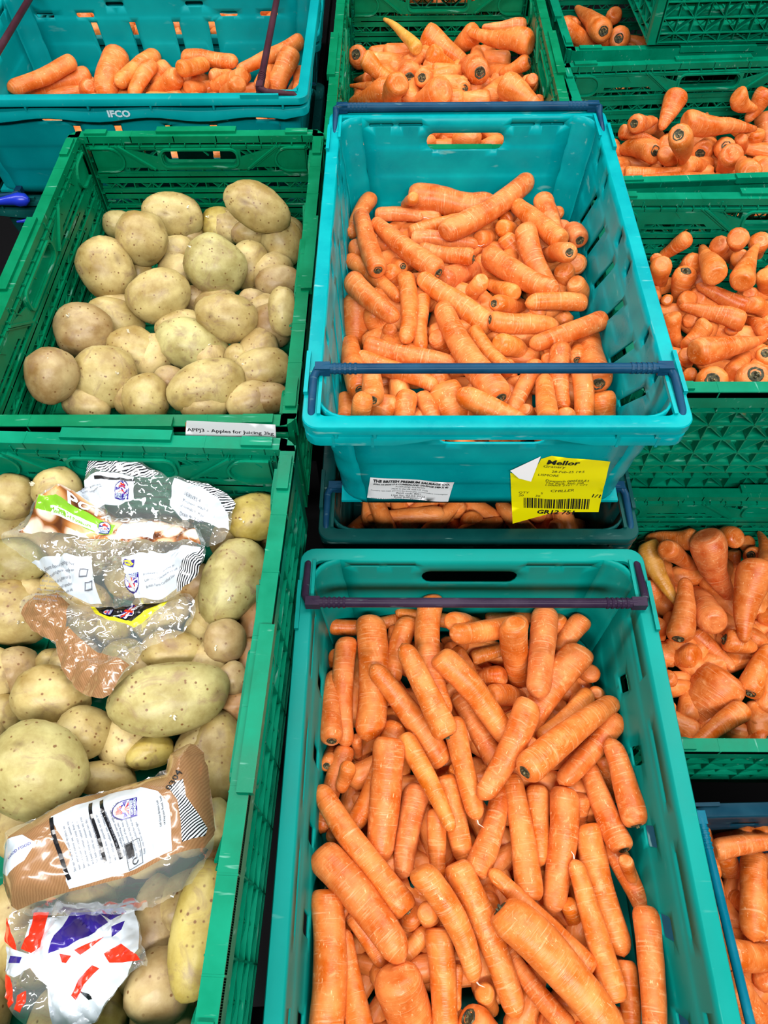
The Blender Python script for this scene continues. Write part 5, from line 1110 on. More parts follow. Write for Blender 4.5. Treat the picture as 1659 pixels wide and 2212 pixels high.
BAGDATA = {'A1': [(-0.3398, 0.521), (-0.3215, 0.5232), (-0.3005, 0.5165), (-0.2872, 0.5053), (-0.2635, 0.491), (-0.2347, 0.4874), (-0.1982, 0.4794), (-0.1762, 0.4652), (-0.1834, 0.4563), (-0.182, 0.4297), (-0.2052, 0.4164), (-0.2183, 0.4274), (-0.2859, 0.434), (-0.359, 0.4428), (-0.3604, 0.4584), (-0.3519, 0.474), (-0.3472, 0.5008)], 'A1s': [(-0.342, 0.5232), (-0.3216, 0.5241), (-0.302, 0.5152), (-0.2893, 0.5031), (-0.2634, 0.4892), (-0.2869, 0.4874), (-0.3183, 0.491), (-0.3366, 0.4928), (-0.3496, 0.4896), (-0.3472, 0.5008)], 'A1w': [(-0.3506, 0.4865), (-0.3235, 0.491), (-0.2921, 0.4874), (-0.2906, 0.4629), (-0.3176, 0.4571), (-0.3593, 0.4562)], 'A1w2': [(-0.2462, 0.4848), (-0.2243, 0.483), (-0.198, 0.4674), (-0.1864, 0.4519), (-0.1836, 0.4341), (-0.2133, 0.443), (-0.2367, 0.4452), (-0.2509, 0.4585)], 'A1s2': [(-0.2373, 0.4865), (-0.1982, 0.4794), (-0.1762, 0.4652), (-0.1823, 0.4572), (-0.1875, 0.4528), (-0.198, 0.4674), (-0.2216, 0.4794)], 'A1logo': ((-0.3042, 0.4633), (0.0146, -0.0004)), 'A1bar': ((-0.3364, 0.4843), (0.0455, -0.0031)), 'A1t1': ((-0.3535, 0.4776), (0.0356, -0.0018)), 'A1t2': ((-0.2344, 0.4674), (0.0365, -0.0111)), 'A2': [(-0.4369, 0.4284), (-0.4076, 0.4345), (-0.3852, 0.448), (-0.3596, 0.4612), (-0.3158, 0.4656), (-0.2731, 0.4625), (-0.2406, 0.4563), (-0.2166, 0.4348), (-0.2023, 0.4063), (-0.2035, 0.3795), (-0.221, 0.3644), (-0.2535, 0.3545), (-0.2912, 0.3479), (-0.3257, 0.3499), (-0.3532, 0.3624), (-0.3854, 0.3904), (-0.407, 0.4047), (-0.4337, 0.4176)], 'A2p': [(-0.4091, 0.4213), (-0.3845, 0.4456), (-0.3591, 0.4593), (-0.3153, 0.4631), (-0.2728, 0.4606), (-0.2414, 0.4544), (-0.2205, 0.4336), (-0.2072, 0.4052), (-0.2286, 0.4133), (-0.2648, 0.4168), (-0.312, 0.4226), (-0.3581, 0.4226)], 'A2w1': [(-0.4048, 0.4024), (-0.3289, 0.3979), (-0.314, 0.3521), (-0.3262, 0.3521), (-0.3536, 0.364), (-0.3847, 0.3915)], 'A2w2': [(-0.2954, 0.3969), (-0.2775, 0.4033), (-0.2067, 0.4017), (-0.2169, 0.3699), (-0.2539, 0.3567), (-0.2767, 0.3555)], 'A2s': [(-0.2043, 0.4063), (-0.205, 0.3795), (-0.221, 0.3644), (-0.2329, 0.3622), (-0.2273, 0.3794), (-0.2151, 0.3907), (-0.2065, 0.4005)], 'A2w3': [(-0.3086, 0.4359), (-0.3052, 0.4444), (-0.2745, 0.447), (-0.2665, 0.4433), (-0.2654, 0.4197), (-0.2833, 0.4227), (-0.3091, 0.4238)], 'A2g': [(-0.3813, 0.4493), (-0.3136, 0.4426), (-0.3132, 0.4286), (-0.3287, 0.4286), (-0.3881, 0.4394)], 'A2title': ((-0.3533, 0.4456), (0.0135, 0.0)), 'A2logo': ((-0.3231, 0.4292), (0.0114, -0.0006)), 'A2logo2': ((-0.28, 0.3776), (-0.0142, -0.0012)), 'A2lid': ((-0.29, 0.3849), (0.0094, 0.0006)), 'A2lidt': ((-0.286, 0.3877), (0.0094, 0.0006)), 'A2gw': ((-0.3702, 0.434), (0.0401, -0.0036)), 'A2gt': ((-0.3674, 0.4352), (0.0353, -0.003)), 'A2t1': ((-0.3868, 0.3921), (0.0551, -0.0056)), 'A2t2': ((-0.2669, 0.3737), (0.0427, 0.0113)), 'A2i1': ((-0.3386, 0.3752), (0.0102, -0.0011)), 'A2i2': ((-0.3315, 0.3619), (0.01, -0.0005)), 'B': [(-0.4154, 0.3661), (-0.3938, 0.3757), (-0.3692, 0.3746), (-0.3546, 0.3607), (-0.3339, 0.3579), (-0.294, 0.3581), (-0.2556, 0.3665), (-0.2262, 0.3705), (-0.211, 0.3528), (-0.2196, 0.3285), (-0.2364, 0.3128), (-0.2576, 0.3024), (-0.259, 0.2798), (-0.273, 0.2603), (-0.2797, 0.2436), (-0.296, 0.245), (-0.3198, 0.2577), (-0.3416, 0.2795), (-0.3536, 0.302), (-0.3627, 0.3149), (-0.385, 0.3253), (-0.4043, 0.3413)], 'Bk1': [(-0.4098, 0.3467), (-0.3973, 0.37), (-0.3727, 0.3724), (-0.3549, 0.3579), (-0.349, 0.3281), (-0.3433, 0.315), (-0.3585, 0.3139), (-0.385, 0.3253), (-0.4025, 0.3386)], 'Bk2': [(-0.3613, 0.317), (-0.3466, 0.3281), (-0.3312, 0.315), (-0.3107, 0.2997), (-0.2641, 0.2768), (-0.273, 0.2603), (-0.2797, 0.2436), (-0.296, 0.245), (-0.3198, 0.2577), (-0.3416, 0.2795), (-0.3536, 0.302)], 'By': [(-0.3372, 0.3613), (-0.2445, 0.3604), (-0.2482, 0.3527), (-0.2589, 0.3407), (-0.2721, 0.3226), (-0.3205, 0.3427)], 'Bb': [(-0.3315, 0.3602), (-0.2555, 0.3604), (-0.2665, 0.3499), (-0.2764, 0.3294), (-0.3182, 0.3459)], 'Bt1': ((-0.2798, 0.339), (0.0019, 0.0103)), 'Bt2': ((-0.2972, 0.3379), (0.001, 0.0049)), 'Bf': ((-0.2853, 0.3347), (0.0087, 0.0212)), 'Blogo': ((-0.3056, 0.3471), (0.0013, 0.0077)), 'Cc': [(-0.1923, 0.2034), (-0.1769, 0.1912), (-0.1653, 0.1478), (-0.1566, 0.1231), (-0.1565, 0.0994), (-0.1738, 0.0731), (-0.2113, 0.0594), (-0.2638, 0.0573), (-0.3203, 0.0562), (-0.3343, 0.0875), (-0.3392, 0.12), (-0.3172, 0.1277), (-0.2862, 0.149), (-0.2481, 0.163), (-0.2135, 0.1733), (-0.2116, 0.191)], 'Ck': [(-0.1923, 0.2034), (-0.1769, 0.1912), (-0.1653, 0.1478), (-0.1571, 0.1213), (-0.1614, 0.1066), (-0.2124, 0.0849), (-0.2675, 0.0724), (-0.3172, 0.0586), (-0.3322, 0.0806), (-0.328, 0.1091), (-0.3167, 0.1258), (-0.2859, 0.1478), (-0.2479, 0.1622), (-0.2133, 0.1725), (-0.2116, 0.191)], 'Cw': [(-0.2954, 0.129), (-0.278, 0.1405), (-0.2538, 0.1511), (-0.2261, 0.1564), (-0.2066, 0.1506), (-0.1945, 0.1399), (-0.1829, 0.101), (-0.2131, 0.0884), (-0.2679, 0.0741), (-0.2699, 0.0793), (-0.2692, 0.0986), (-0.2789, 0.1112)], 'Cs': [(-0.1986, 0.1546), (-0.1875, 0.1622), (-0.1828, 0.1477), (-0.172, 0.1354), (-0.1622, 0.1231), (-0.1628, 0.1164), (-0.1766, 0.1083), (-0.1816, 0.1248), (-0.1887, 0.1438)], 'Cn': [(-0.3357, 0.1083), (-0.3134, 0.1136), (-0.2975, 0.1064), (-0.3038, 0.093), (-0.3203, 0.0824), (-0.3335, 0.0875)], 'Clogo': ((-0.2221, 0.1378), (-0.0047, 0.0159)), 'Cr1': ((-0.2657, 0.081), (-0.0268, 0.0475)), 'Cr2': ((-0.2396, 0.0946), (-0.0254, 0.0479)), 'Cr3': ((-0.2265, 0.0972), (-0.0292, 0.0477)), 'Ct1': ((-0.2623, 0.0863), (-0.0224, 0.0454)), 'Ct2': ((-0.2351, 0.0935), (-0.0255, 0.0478)), 'Ct3': ((-0.2199, 0.0936), (-0.0201, 0.0402)), 'Ct4': ((-0.197, 0.121), (-0.0108, 0.0296)), 'Crec': ((-0.2069, 0.0927), (-0.0089, 0.0201)), 'Crt': ((-0.2002, 0.1034), (-0.0047, 0.0109)), 'Cgf': ((-0.3197, 0.094), (0.003, 0.0018)), 'Cnum': ((-0.1955, 0.1507), (0.0035, 0.0087)), 'D': [(-0.3446, 0.0634), (-0.2786, 0.0622), (-0.2318, 0.0678), (-0.2219, 0.0539), (-0.21, 0.037), (-0.1985, 0.0206), (-0.2091, 0.0221), (-0.219, 0.0139), (-0.2328, -0.0021), (-0.2451, -0.0222), (-0.3172, -0.0228)], 'Dw': [(-0.3363, 0.036), (-0.3076, 0.0295), (-0.3134, 0.0549), (-0.2817, 0.0587), (-0.2291, 0.0643), (-0.2204, 0.0505), (-0.2113, 0.0336), (-0.2192, 0.0145), (-0.2335, -0.0021), (-0.2462, -0.0222), (-0.2783, -0.0225), (-0.2842, 0.0069), (-0.3029, 0.0197), (-0.3164, 0.0131), (-0.3304, 0.0162)], 'Dr1': [(-0.344, 0.0613), (-0.3344, 0.0614), (-0.327, 0.0496), (-0.3203, 0.0321), (-0.3309, 0.036), (-0.3374, 0.0393)], 'Dr2': [(-0.3117, 0.0602), (-0.2991, 0.061), (-0.2985, 0.0499), (-0.2976, 0.0346), (-0.3058, 0.0302), (-0.3153, 0.0334), (-0.3085, 0.0429)], 'Db1': [(-0.2815, 0.0611), (-0.2586, 0.062), (-0.2464, 0.0537), (-0.2581, 0.0427), (-0.2719, 0.0348), (-0.2878, 0.0297), (-0.2873, 0.0431), (-0.2835, 0.05)], 'Dr3': [(-0.2413, 0.0301), (-0.2288, 0.0375), (-0.2117, 0.0296), (-0.2087, 0.0257), (-0.2229, 0.0236), (-0.2344, 0.0235)], 'Dr4': [(-0.2675, 0.0325), (-0.2456, 0.0428), (-0.2543, 0.0346), (-0.2636, 0.0292)], 'Db2': [(-0.2659, 0.0676), (-0.2442, 0.0695), (-0.2339, 0.0622), (-0.2452, 0.0555), (-0.2584, 0.0613)], 'Dr5': [(-0.2636, 0.0008), (-0.2592, 0.011), (-0.2495, 0.0218), (-0.242, 0.0195), (-0.2524, 0.0079), (-0.2598, -0.0023)], 'Dr6': [(-0.3304, 0.0162), (-0.321, 0.013), (-0.3114, -0.0043), (-0.3168, -0.009), (-0.3237, -0.006)], 'Dk': [(-0.2576, 0.004), (-0.2457, 0.0016), (-0.2442, -0.0016), (-0.2478, -0.0022)], 'Dr7': [(-0.309, 0.0004), (-0.3023, 0.0036), (-0.2993, -0.0042), (-0.3033, -0.0114), (-0.3085, -0.009)], 'Db3': [(-0.3287, 0.0287), (-0.3144, 0.0275), (-0.3138, 0.0229), (-0.3295, 0.0234)], 'Db4': [(-0.2417, 0.0503), (-0.2325, 0.0552), (-0.2326, 0.0483), (-0.2384, 0.0421)], 'Dr8': [(-0.2785, 0.0297), (-0.2704, 0.0285), (-0.273, 0.0232), (-0.2777, 0.0238)], 'white': [(-0.0283, 0.9043), (0.07, 0.8934), (0.0657, 0.8469), (-0.0336, 0.8558)], 'yellow': [(0.1326, 0.9143), (0.1575, 0.9008), (0.1627, 0.9438), (0.1729, 0.9504), (0.2405, 0.9387), (0.2552, 0.8232), (0.2011, 0.8231), (0.1516, 0.7959)], 'yq': [(0.1284, 0.9429), (0.2405, 0.9387), (0.2552, 0.8232), (0.1491, 0.8058)], 'peel': [(0.1313, 0.9211), (0.1611, 0.9502), (0.1565, 0.9077), (0.1423, 0.9104)], 'app': [(-0.2301, 0.9748), (-0.1326, 0.9677), (-0.1357, 0.9366), (-0.2397, 0.9408)], 'ors': [(-0.2319, 0.9717), (-0.2274, 0.9709), (-0.2324, 0.9491), (-0.2372, 0.9491)], 'ifco': (-0.4589, 0.9638, 0.0143)}
# ---------------- structure ----------------
b = MB(); b.box(-3, -2, -.05, 3, 4.5, 0); o = put('floor', b.mesh('floor', M_FLOOR)); o['kind'] = 'structure'
def stand(x0, y0, x1, y1, z, label):
    b = MB(); b.box(x0, y0, z - .03, x1, y1, z)
    for x in (x0 + .02, x1 - .06):
        for y in (y0 + .02, y1 - .06): b.box(x, y, 0, x + .04, y + .04, z - .03)
    tag(put('display_stand', b.mesh('display_stand', M_BLACK)), label, 'stand')
stand(-.09, .50, .29, 1.07, .6365, 'black display stand under the shaded middle crates')
stand(-.08, -.13, .26, .42, .6695, 'black display stand under the nearest jade crate')
stand(-.50, .55, -.125, 1.12, .7915, 'black display stand under the upper potato crate')
stand(-.50, -.07, -.14, .51, .7925, 'black display stand under the lower potato crate')
stand(-.09, 1.13, .22, 1.66, .589, 'black display stand under the middle green crate')
stand(.35, 1.17, .91, 1.53, .6975, 'black display stand under the second right crate')
stand(.31, .70, .87, 1.06, .5885, 'black display stand under the third right crates')
stand(.33, .28, .88, .64, .4915, 'black display stand under the fourth right crate')
stand(.34, -.16, .89, .19, .4215, 'black display stand under the bottom right crate')
stand(-.70, 1.20, -.17, 1.54, .455, 'black display stand under the back left crates')
stand(.35, 1.62, .90, 1.96, .6995, 'black display stand under the top right crate')
stand(-.70, 1.60, -.17, 2.3, .716, 'black display stand behind the back left crates')
stand(-.10, 1.72, .28, 2.3, .72, 'black display stand behind the middle green crate')
# ---------------- crates ----------------
PI = math.pi
green_crate(-.3104, .8343, .9641, .0, M_GREEN, 'green lattice crate of potatoes with a white paper label, upper left')
green_crate(-.3173, .222, .965, -.0324, M_GREEN2, 'green lattice crate of potatoes and plastic bags, lower left')
green_crate(.087, 1.395, .952, 0, M_GREEN, 'green lattice crate of short carrots behind the teal labelled crate')
green_crate(.6325, 1.348, .870, PI / 2 + .05, M_GREEN2, 'green lattice crate of carrots, second from the back on the right')
green_crate(.590, .8127, .933, PI / 2, M_GREEN2, 'green lattice crate of carrots, third from the back on the right')
green_crate(.592, .877, .7605, PI / 2, M_GREEN2, 'green lattice crate stacked directly beneath the third right crate')
green_crate(.605, .461, .664, PI / 2, M_GREEN2, 'green lattice crate of stout carrots beside the nearest jade crate')
green_crate(.635, 1.785, .872, PI / 2 + .03, M_GREEN2, 'green lattice crate of carrots at the top right, partly covered')
green_crate(.685, 1.882, 1.050, 0.03, M_GREEN2, 'green lattice crate standing on another crate at the top right corner')
green_crate(.087, 2.03, .975, 0, M_GREEN2, 'green lattice crate of carrots at the top edge behind the middle one')
teal_crate(.1044, .7846, 1.0195, 0, 'diag', M_TEAL, M_NAVY, 'turquoise crate of long carrots with white and yellow labels on front', (.075, 0.0))
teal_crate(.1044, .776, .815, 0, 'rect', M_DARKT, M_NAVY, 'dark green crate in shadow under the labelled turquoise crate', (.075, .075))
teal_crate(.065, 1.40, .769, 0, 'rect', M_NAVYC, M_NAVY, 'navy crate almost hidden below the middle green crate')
teal_crate(.0898, .1445, .848, 0, 'rect', M_TEAL2, M_PURP, 'jade crate of long carrots with dark purple bar, nearest in the middle', (.0, .075))
teal_crate(-.4374, 1.377, .991, PI / 2, 'tall', M_TEAL3, M_MAROON, 'wide turquoise crate with white lettering and maroon bars, back left', (.075, .075))
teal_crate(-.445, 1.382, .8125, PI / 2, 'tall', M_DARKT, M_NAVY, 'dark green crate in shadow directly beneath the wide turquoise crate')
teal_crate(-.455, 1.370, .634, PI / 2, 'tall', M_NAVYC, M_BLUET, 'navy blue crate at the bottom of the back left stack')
teal_crate(-.45, 1.79, .895, PI / 2, 'tall', M_TEAL3, M_MAROON, 'turquoise crate of carrots behind the wide turquoise crate')
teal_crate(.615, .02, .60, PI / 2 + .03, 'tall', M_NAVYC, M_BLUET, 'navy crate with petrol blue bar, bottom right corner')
# blue clips on the dark crates
for loc, r, lab in (((-.662, 1.171, .8215), .012, 'larger blue plastic clip lying on the dark crate rim, back left'), ((-.655, 1.168, .782), .0055, 'small blue plastic clip below the larger one, back left')):
    c = MB(); x, y, z = loc; c.tube([(x - r * 5, y, z - r * .5), (x - r * 3, y, z - r * .3), (x - r * .8, y, z), (x, y, z), (x + r, y, z), (x + r * 1.5, y, z)], [r * .35, r * .5, r * .8, r, r * .85, r * .3], 12)
    tag(put('plastic_clip', c.mesh('plastic_clip', M_BLUE, True)), lab, 'clip')

# ---------------- carrots ----------------
ORD = ['first', 'second', 'third', 'fourth', 'fifth', 'sixth', 'seventh', 'eighth', 'ninth', 'tenth', 'eleventh', 'twelfth', 'thirteenth', 'fourteenth']
CN = {'M3': 'nearest jade crate', 'M2': 'labelled turquoise crate', 'L1': 'wide turquoise crate', 'M1': 'middle green crate', 'R1': 'top right crate', 'R2': 'second right crate', 'R3': 'third right crate', 'R4': 'fourth right crate', 'R5': 'bottom right crate', 'M2b': 'shaded middle crate', 'L2': 'upper potato crate', 'L3': 'lower potato crate'}
def rows_of(P, per):
    """P list of (x,y); returns {index: (row name, ordinal)} rows run from the far side to the near side"""
    n = len(P); nr = max(1, round(n / per)); idx = sorted(range(n), key=lambda i: -P[i][1]); res = {}
    for r in range(nr):
        seg = idx[r * n // nr:(r + 1) * n // nr]; seg.sort(key=lambda i: P[i][0])
        rn = 'back' if r == 0 else 'front' if r == nr - 1 else ORD[r]
        for k, i in enumerate(seg): res[i] = (rn, ORD[k])
    return res
def heading(dx, dy):
    a = math.degrees(math.atan2(dy, dx)) % 360
    return ['right', 'back right', 'back', 'back left', 'left', 'front left', 'front', 'front right'][int((a + 22.5) // 45) % 8]
for cn, items in CARROTS.items():
    R = rows_of([((q[0] + q[3]) / 2, (q[1] + q[4]) / 2) for q in items], 9); rng = random.Random(sum(map(ord, cn)))
    near = cn in ('M3', 'M2', 'R4')
    for i, q in enumerate(items):
        H = Vector(q[0:3]); T = Vector(q[3:6]); r0, r1, bend, tone, cv = q[6:11]
        if cn[0] == 'R' and cn != 'R5' or cn == 'M1': r1 *= .62
        d = (T - H).normalized(); A = H - d * r0 * .85; B = T + d * r1 * (.95 if r1 / r0 > .6 else 1.5); L = (B - A).length
        vs, fs, by = carrot_mesh(L, r0, r1, bend * L, rng, 20 if near else 14, 26 if near else 18)
        me = mk('carrot', vs, fs, M_CARROT); o = put('carrot', me)
        z = d; x = Vector((-d.y, d.x, 0)); x = x.normalized() if x.length > 1e-4 else Vector((1, 0, 0)); y = z.cross(x)
        o.matrix_world = Matrix(((x.x, y.x, z.x, A.x), (x.y, y.y, z.y, A.y), (x.z, y.z, z.z, A.z), (0, 0, 0, 1)))
        t = rng.choice(TONES.get(tone, TONES[''])); 
        o.color = (*t, 1)
        row, od = R[i]; th = 'slim' if r0 < .0125 else 'stout' if r0 > .0185 else 'medium'
        tn = {'': 'orange', 'y': 'yellowish', 'r': 'reddish', 'p': 'pale orange', 'g': 'olive-yellow'}[tone]
        lab = '%s %s carrot, tip toward %s, %s from left in %s row, %s' % (th, tn, heading(d.x, d.y), od, row, CN[cn])
        tag(o, lab, 'carrot', 'carrots in the ' + CN[cn])
        if cv:
            c = put('crown', crown_mesh(r0 * 1.15, rng), o); c.location = (0, vs[0][1] * 0, r0 * .06)
        elif rng.random() < .35 and r1 < .012:
            rt = MB(); rt.tube([(0, by, L - r1 * .2), (rng.uniform(-.002, .002), by, L + .004), (rng.uniform(-.006, .006), by, L + .009)], [.0011, .0006, .0002], 5)
            put('root_hair', rt.mesh('root_hair', M_CARROT, True), o)
# deeper carrots, more than three hundred of a kind: one object
rng = random.Random(3)
for (cx, cy, wx, wy, z0, z1, n, rr), where in zip(FILL, FILLN):
    n = int(n * 2.1)
    fv = []; ff = []
    for k in range(n):
        a = rng.uniform(0, PI); L = rng.uniform(.07, .12) if rr < .018 else rng.uniform(.05, .09); r = rr * rng.uniform(.8, 1.1)
        hx = abs(math.cos(a)) * L / 2 + r; hy = abs(math.sin(a)) * L / 2 + r
        nx = max(1, round(math.sqrt(n * wx / wy))); ny = -(-n // nx); gx_ = ((k % nx + rng.uniform(.05, .95)) / nx * 2 - 1); gy_ = ((k // nx + rng.uniform(.05, .95)) / ny * 2 - 1)
        x = cx + max(-wx / 2 + hx, min(wx / 2 - hx, gx_ * wx / 2)); y = cy + max(-wy / 2 + hy, min(wy / 2 - hy, gy_ * wy / 2)); z = rng.uniform(z0, z1)
        n0 = len(fv); sg = 9; sx = Vector((math.cos(a), math.sin(a), rng.uniform(-.12, .12))).normalized(); sy = Vector((-sx.y, sx.x, 0)).normalized(); sz = sx.cross(sy)
        prof_ = ((0, .3), (.05, .85), (.14, 1), (.5, .9), (.85, .7), (.96, .45), (1, .12))
        for t, q in prof_:
            for s in range(sg):
                an = 2 * PI * s / sg; p = Vector((x, y, z)) + sx * (t - .5) * L + (sy * math.cos(an) + sz * math.sin(an)) * r * q; fv.append(tuple(p))
        for i in range(len(prof_) - 1):
            for s in range(sg): p = n0 + i * sg + s; q = n0 + i * sg + (s + 1) % sg; ff.append((p, p + sg, q + sg, q))
        ff.append(tuple(n0 + s for s in range(sg)))
    fo = put('carrot_pile', mk('carrot_pile', fv, ff, M_CARROT)); fo.color = (.84, .25, .045, 1); fo['kind'] = 'stuff'; fo['label'] = 'deeper orange carrots in the dark gaps of the ' + where; fo['category'] = 'carrots'
# ---------------- potatoes ----------------
M_SPROUT = mat('pale_sprout', (.75, .68, .52), .5)
PB = []
for cn, items in POTATOES.items():
    R = rows_of([(q[0], q[1]) for q in items], 6); rng = random.Random(11 + ord(cn[1]))
    for i, q in enumerate(items):
        c = Vector(q[0:3]); a1 = Vector(q[3:6]); a2 = Vector(q[6:9]); ra, rb, rc, tone = q[9:13]
        a1.normalize(); a2 = (a2 - a1 * a2.dot(a1)).normalized(); a3 = a1.cross(a2)
        me = potato_mesh(ra, rb, rc, rng); o = put('potato', me)
        o.matrix_world = Matrix(((a1.x, a2.x, a3.x, c.x), (a1.y, a2.y, a3.y, c.y), (a1.z, a2.z, a3.z, c.z), (0, 0, 0, 1)))
        o.color = (*rng.choice(PT[tone]), 1); PB.append(o)
        if i >= len(items) - 24 and rng.random() < .5:
            for _ in range(40):
                dd = Vector((rng.gauss(0, 1), rng.gauss(0, 1), rng.gauss(0, 1))).normalized(); wd = o.matrix_world.to_3x3() @ dd
                if wd.z > .55 and wd.y < .1: break
            p = Vector((dd.x * ra, dd.y * rb, dd.z * rc)) * .97; sp = MB()
            for _ in range(3):
                j = Vector((rng.uniform(-1, 1), rng.uniform(-1, 1), rng.uniform(-1, 1))) * .0016; sp.tube([p + j, p + j * 1.5 + dd * .0018, p + j * 2.2 + dd * .0034], [.0010, .0011, .0004], 6)
            put('sprout', sp.mesh('sprout', M_SPROUT, True), o)
        row, od = R[i]; sz = 'small' if ra < .034 else 'large' if ra > .043 else 'medium'; sh = 'oblong' if ra / rb > 1.3 else 'rounded'
        tn = {'n': 'tan', 'g': 'greenish', 'b': 'brownish', 'r': 'orange-brown', 'y': 'yellow'}[tone]
        tag(o, '%s %s %s potato, %s from left in %s row, %s' % (sz, sh, tn, od, row, CN[cn]), 'potato', 'potatoes in the ' + CN[cn])
rng = random.Random(9)
for cn, cx, cy, z, n in (('L2', -.31, .834, .828, 24), ('L3', -.318, .222, .828, 28)):
    base = potato_mesh(.036, .029, .027, rng)
    for k in range(n):
        o = put('potato', base); i = k % 4; j = k // 4; ny = (n + 3) // 4
        o.location = (cx - .12 + i * .08 + rng.uniform(-.008, .008), cy - .235 + j * .47 / (ny - 1) + rng.uniform(-.008, .008), z + rng.uniform(-.003, .003)); o.rotation_euler = (rng.uniform(-.4, .4), rng.uniform(-.4, .4), rng.uniform(0, 6)); o.color = (.5, .36, .14, 1)
        tag(o, 'tan potato in the bottom layer of the %s, mostly hidden by those above' % CN[cn], 'potato', 'bottom layer of the ' + CN[cn])
# ---------------- plastic bags lying on the potatoes ----------------
def potato_bvh():
    vs = []; fs = []
    for o in PB:
        n = len(vs); mw = o.matrix_world; vs += [mw @ v.co for v in o.data.vertices]; fs += [tuple(n + i for i in p.vertices) for p in o.data.polygons]
    return BVHTree.FromPolygons(vs, fs)
bv = potato_bvh()
GX0, GY0, GX1, GY1, GS = -.52, -.10, -.12, .54, .008
gx = int((GX1 - GX0) / GS) + 1; gy = int((GY1 - GY0) / GS) + 1
HF = [[0.0] * gx for _ in range(gy)]
for j in range(gy):
    for i in range(gx):
        h = bv.ray_cast(Vector((GX0 + i * GS, GY0 + j * GS, 1.2)), Vector((0, 0, -1))); HF[j][i] = h[0].z if h[0] else .86
def filt(G, R, f):
    return [[f([G[b][a] for b in range(max(0, j - R), min(gy, j + R + 1)) for a in range(max(0, i - R), min(gx, i + R + 1))]) for i in range(gx)] for j in range(gy)]
HM = filt(HF, 2, max); HM = filt(HM, 2, lambda l: sum(l) / len(l))
def hsamp(x, y):
    u = min(max((x - GX0) / GS, 0), gx - 1.001); v = min(max((y - GY0) / GS, 0), gy - 1.001); i = int(u); j = int(v); u -= i; v -= j
    return (HM[j][i] * (1 - u) + HM[j][i + 1] * u) * (1 - v) + (HM[j + 1][i] * (1 - u) + HM[j + 1][i + 1] * u) * v
def densify(P, s):
    o = []
    for i in range(len(P)):
        a, b = P[i], P[(i + 1) % len(P)]; L = math.hypot(b[0] - a[0], b[1] - a[1]); n = max(1, int(L / s))
        for k in range(n): t = k / n; o.append((a[0] + (b[0] - a[0]) * t, a[1] + (b[1] - a[1]) * t))
    return o
def chaikin(P, n=2):
    for _ in range(n):
        o = []
        for i in range(len(P)):
            a, b = P[i], P[(i + 1) % len(P)]; o += [(a[0] * .75 + b[0] * .25, a[1] * .75 + b[1] * .25), (a[0] * .25 + b[0] * .75, a[1] * .25 + b[1] * .75)]
        P = o
    return P
def edist(x, y, P):
    m = 9
    for i in range(len(P)):
        ax, ay = P[i]; bx, by = P[(i + 1) % len(P)]; dx, dy = bx - ax, by - ay; L = dx * dx + dy * dy
        t = max(0, min(1, ((x - ax) * dx + (y - ay) * dy) / L)) if L else 0; m = min(m, math.hypot(x - ax - t * dx, y - ay - t * dy))
    return m
def crease(x, y, s, seed):
    """sharp film folds: distance between the two nearest cell centres"""
    p = Vector((x * s + noise.noise((x * s * .7, y * s * .7, seed)) * .8, y * s + noise.noise((x * s * .7, y * s * .7, seed + 5)) * .8, seed)); d = noise.voronoi(p)[0]
    return min(d[1] - d[0], .6)
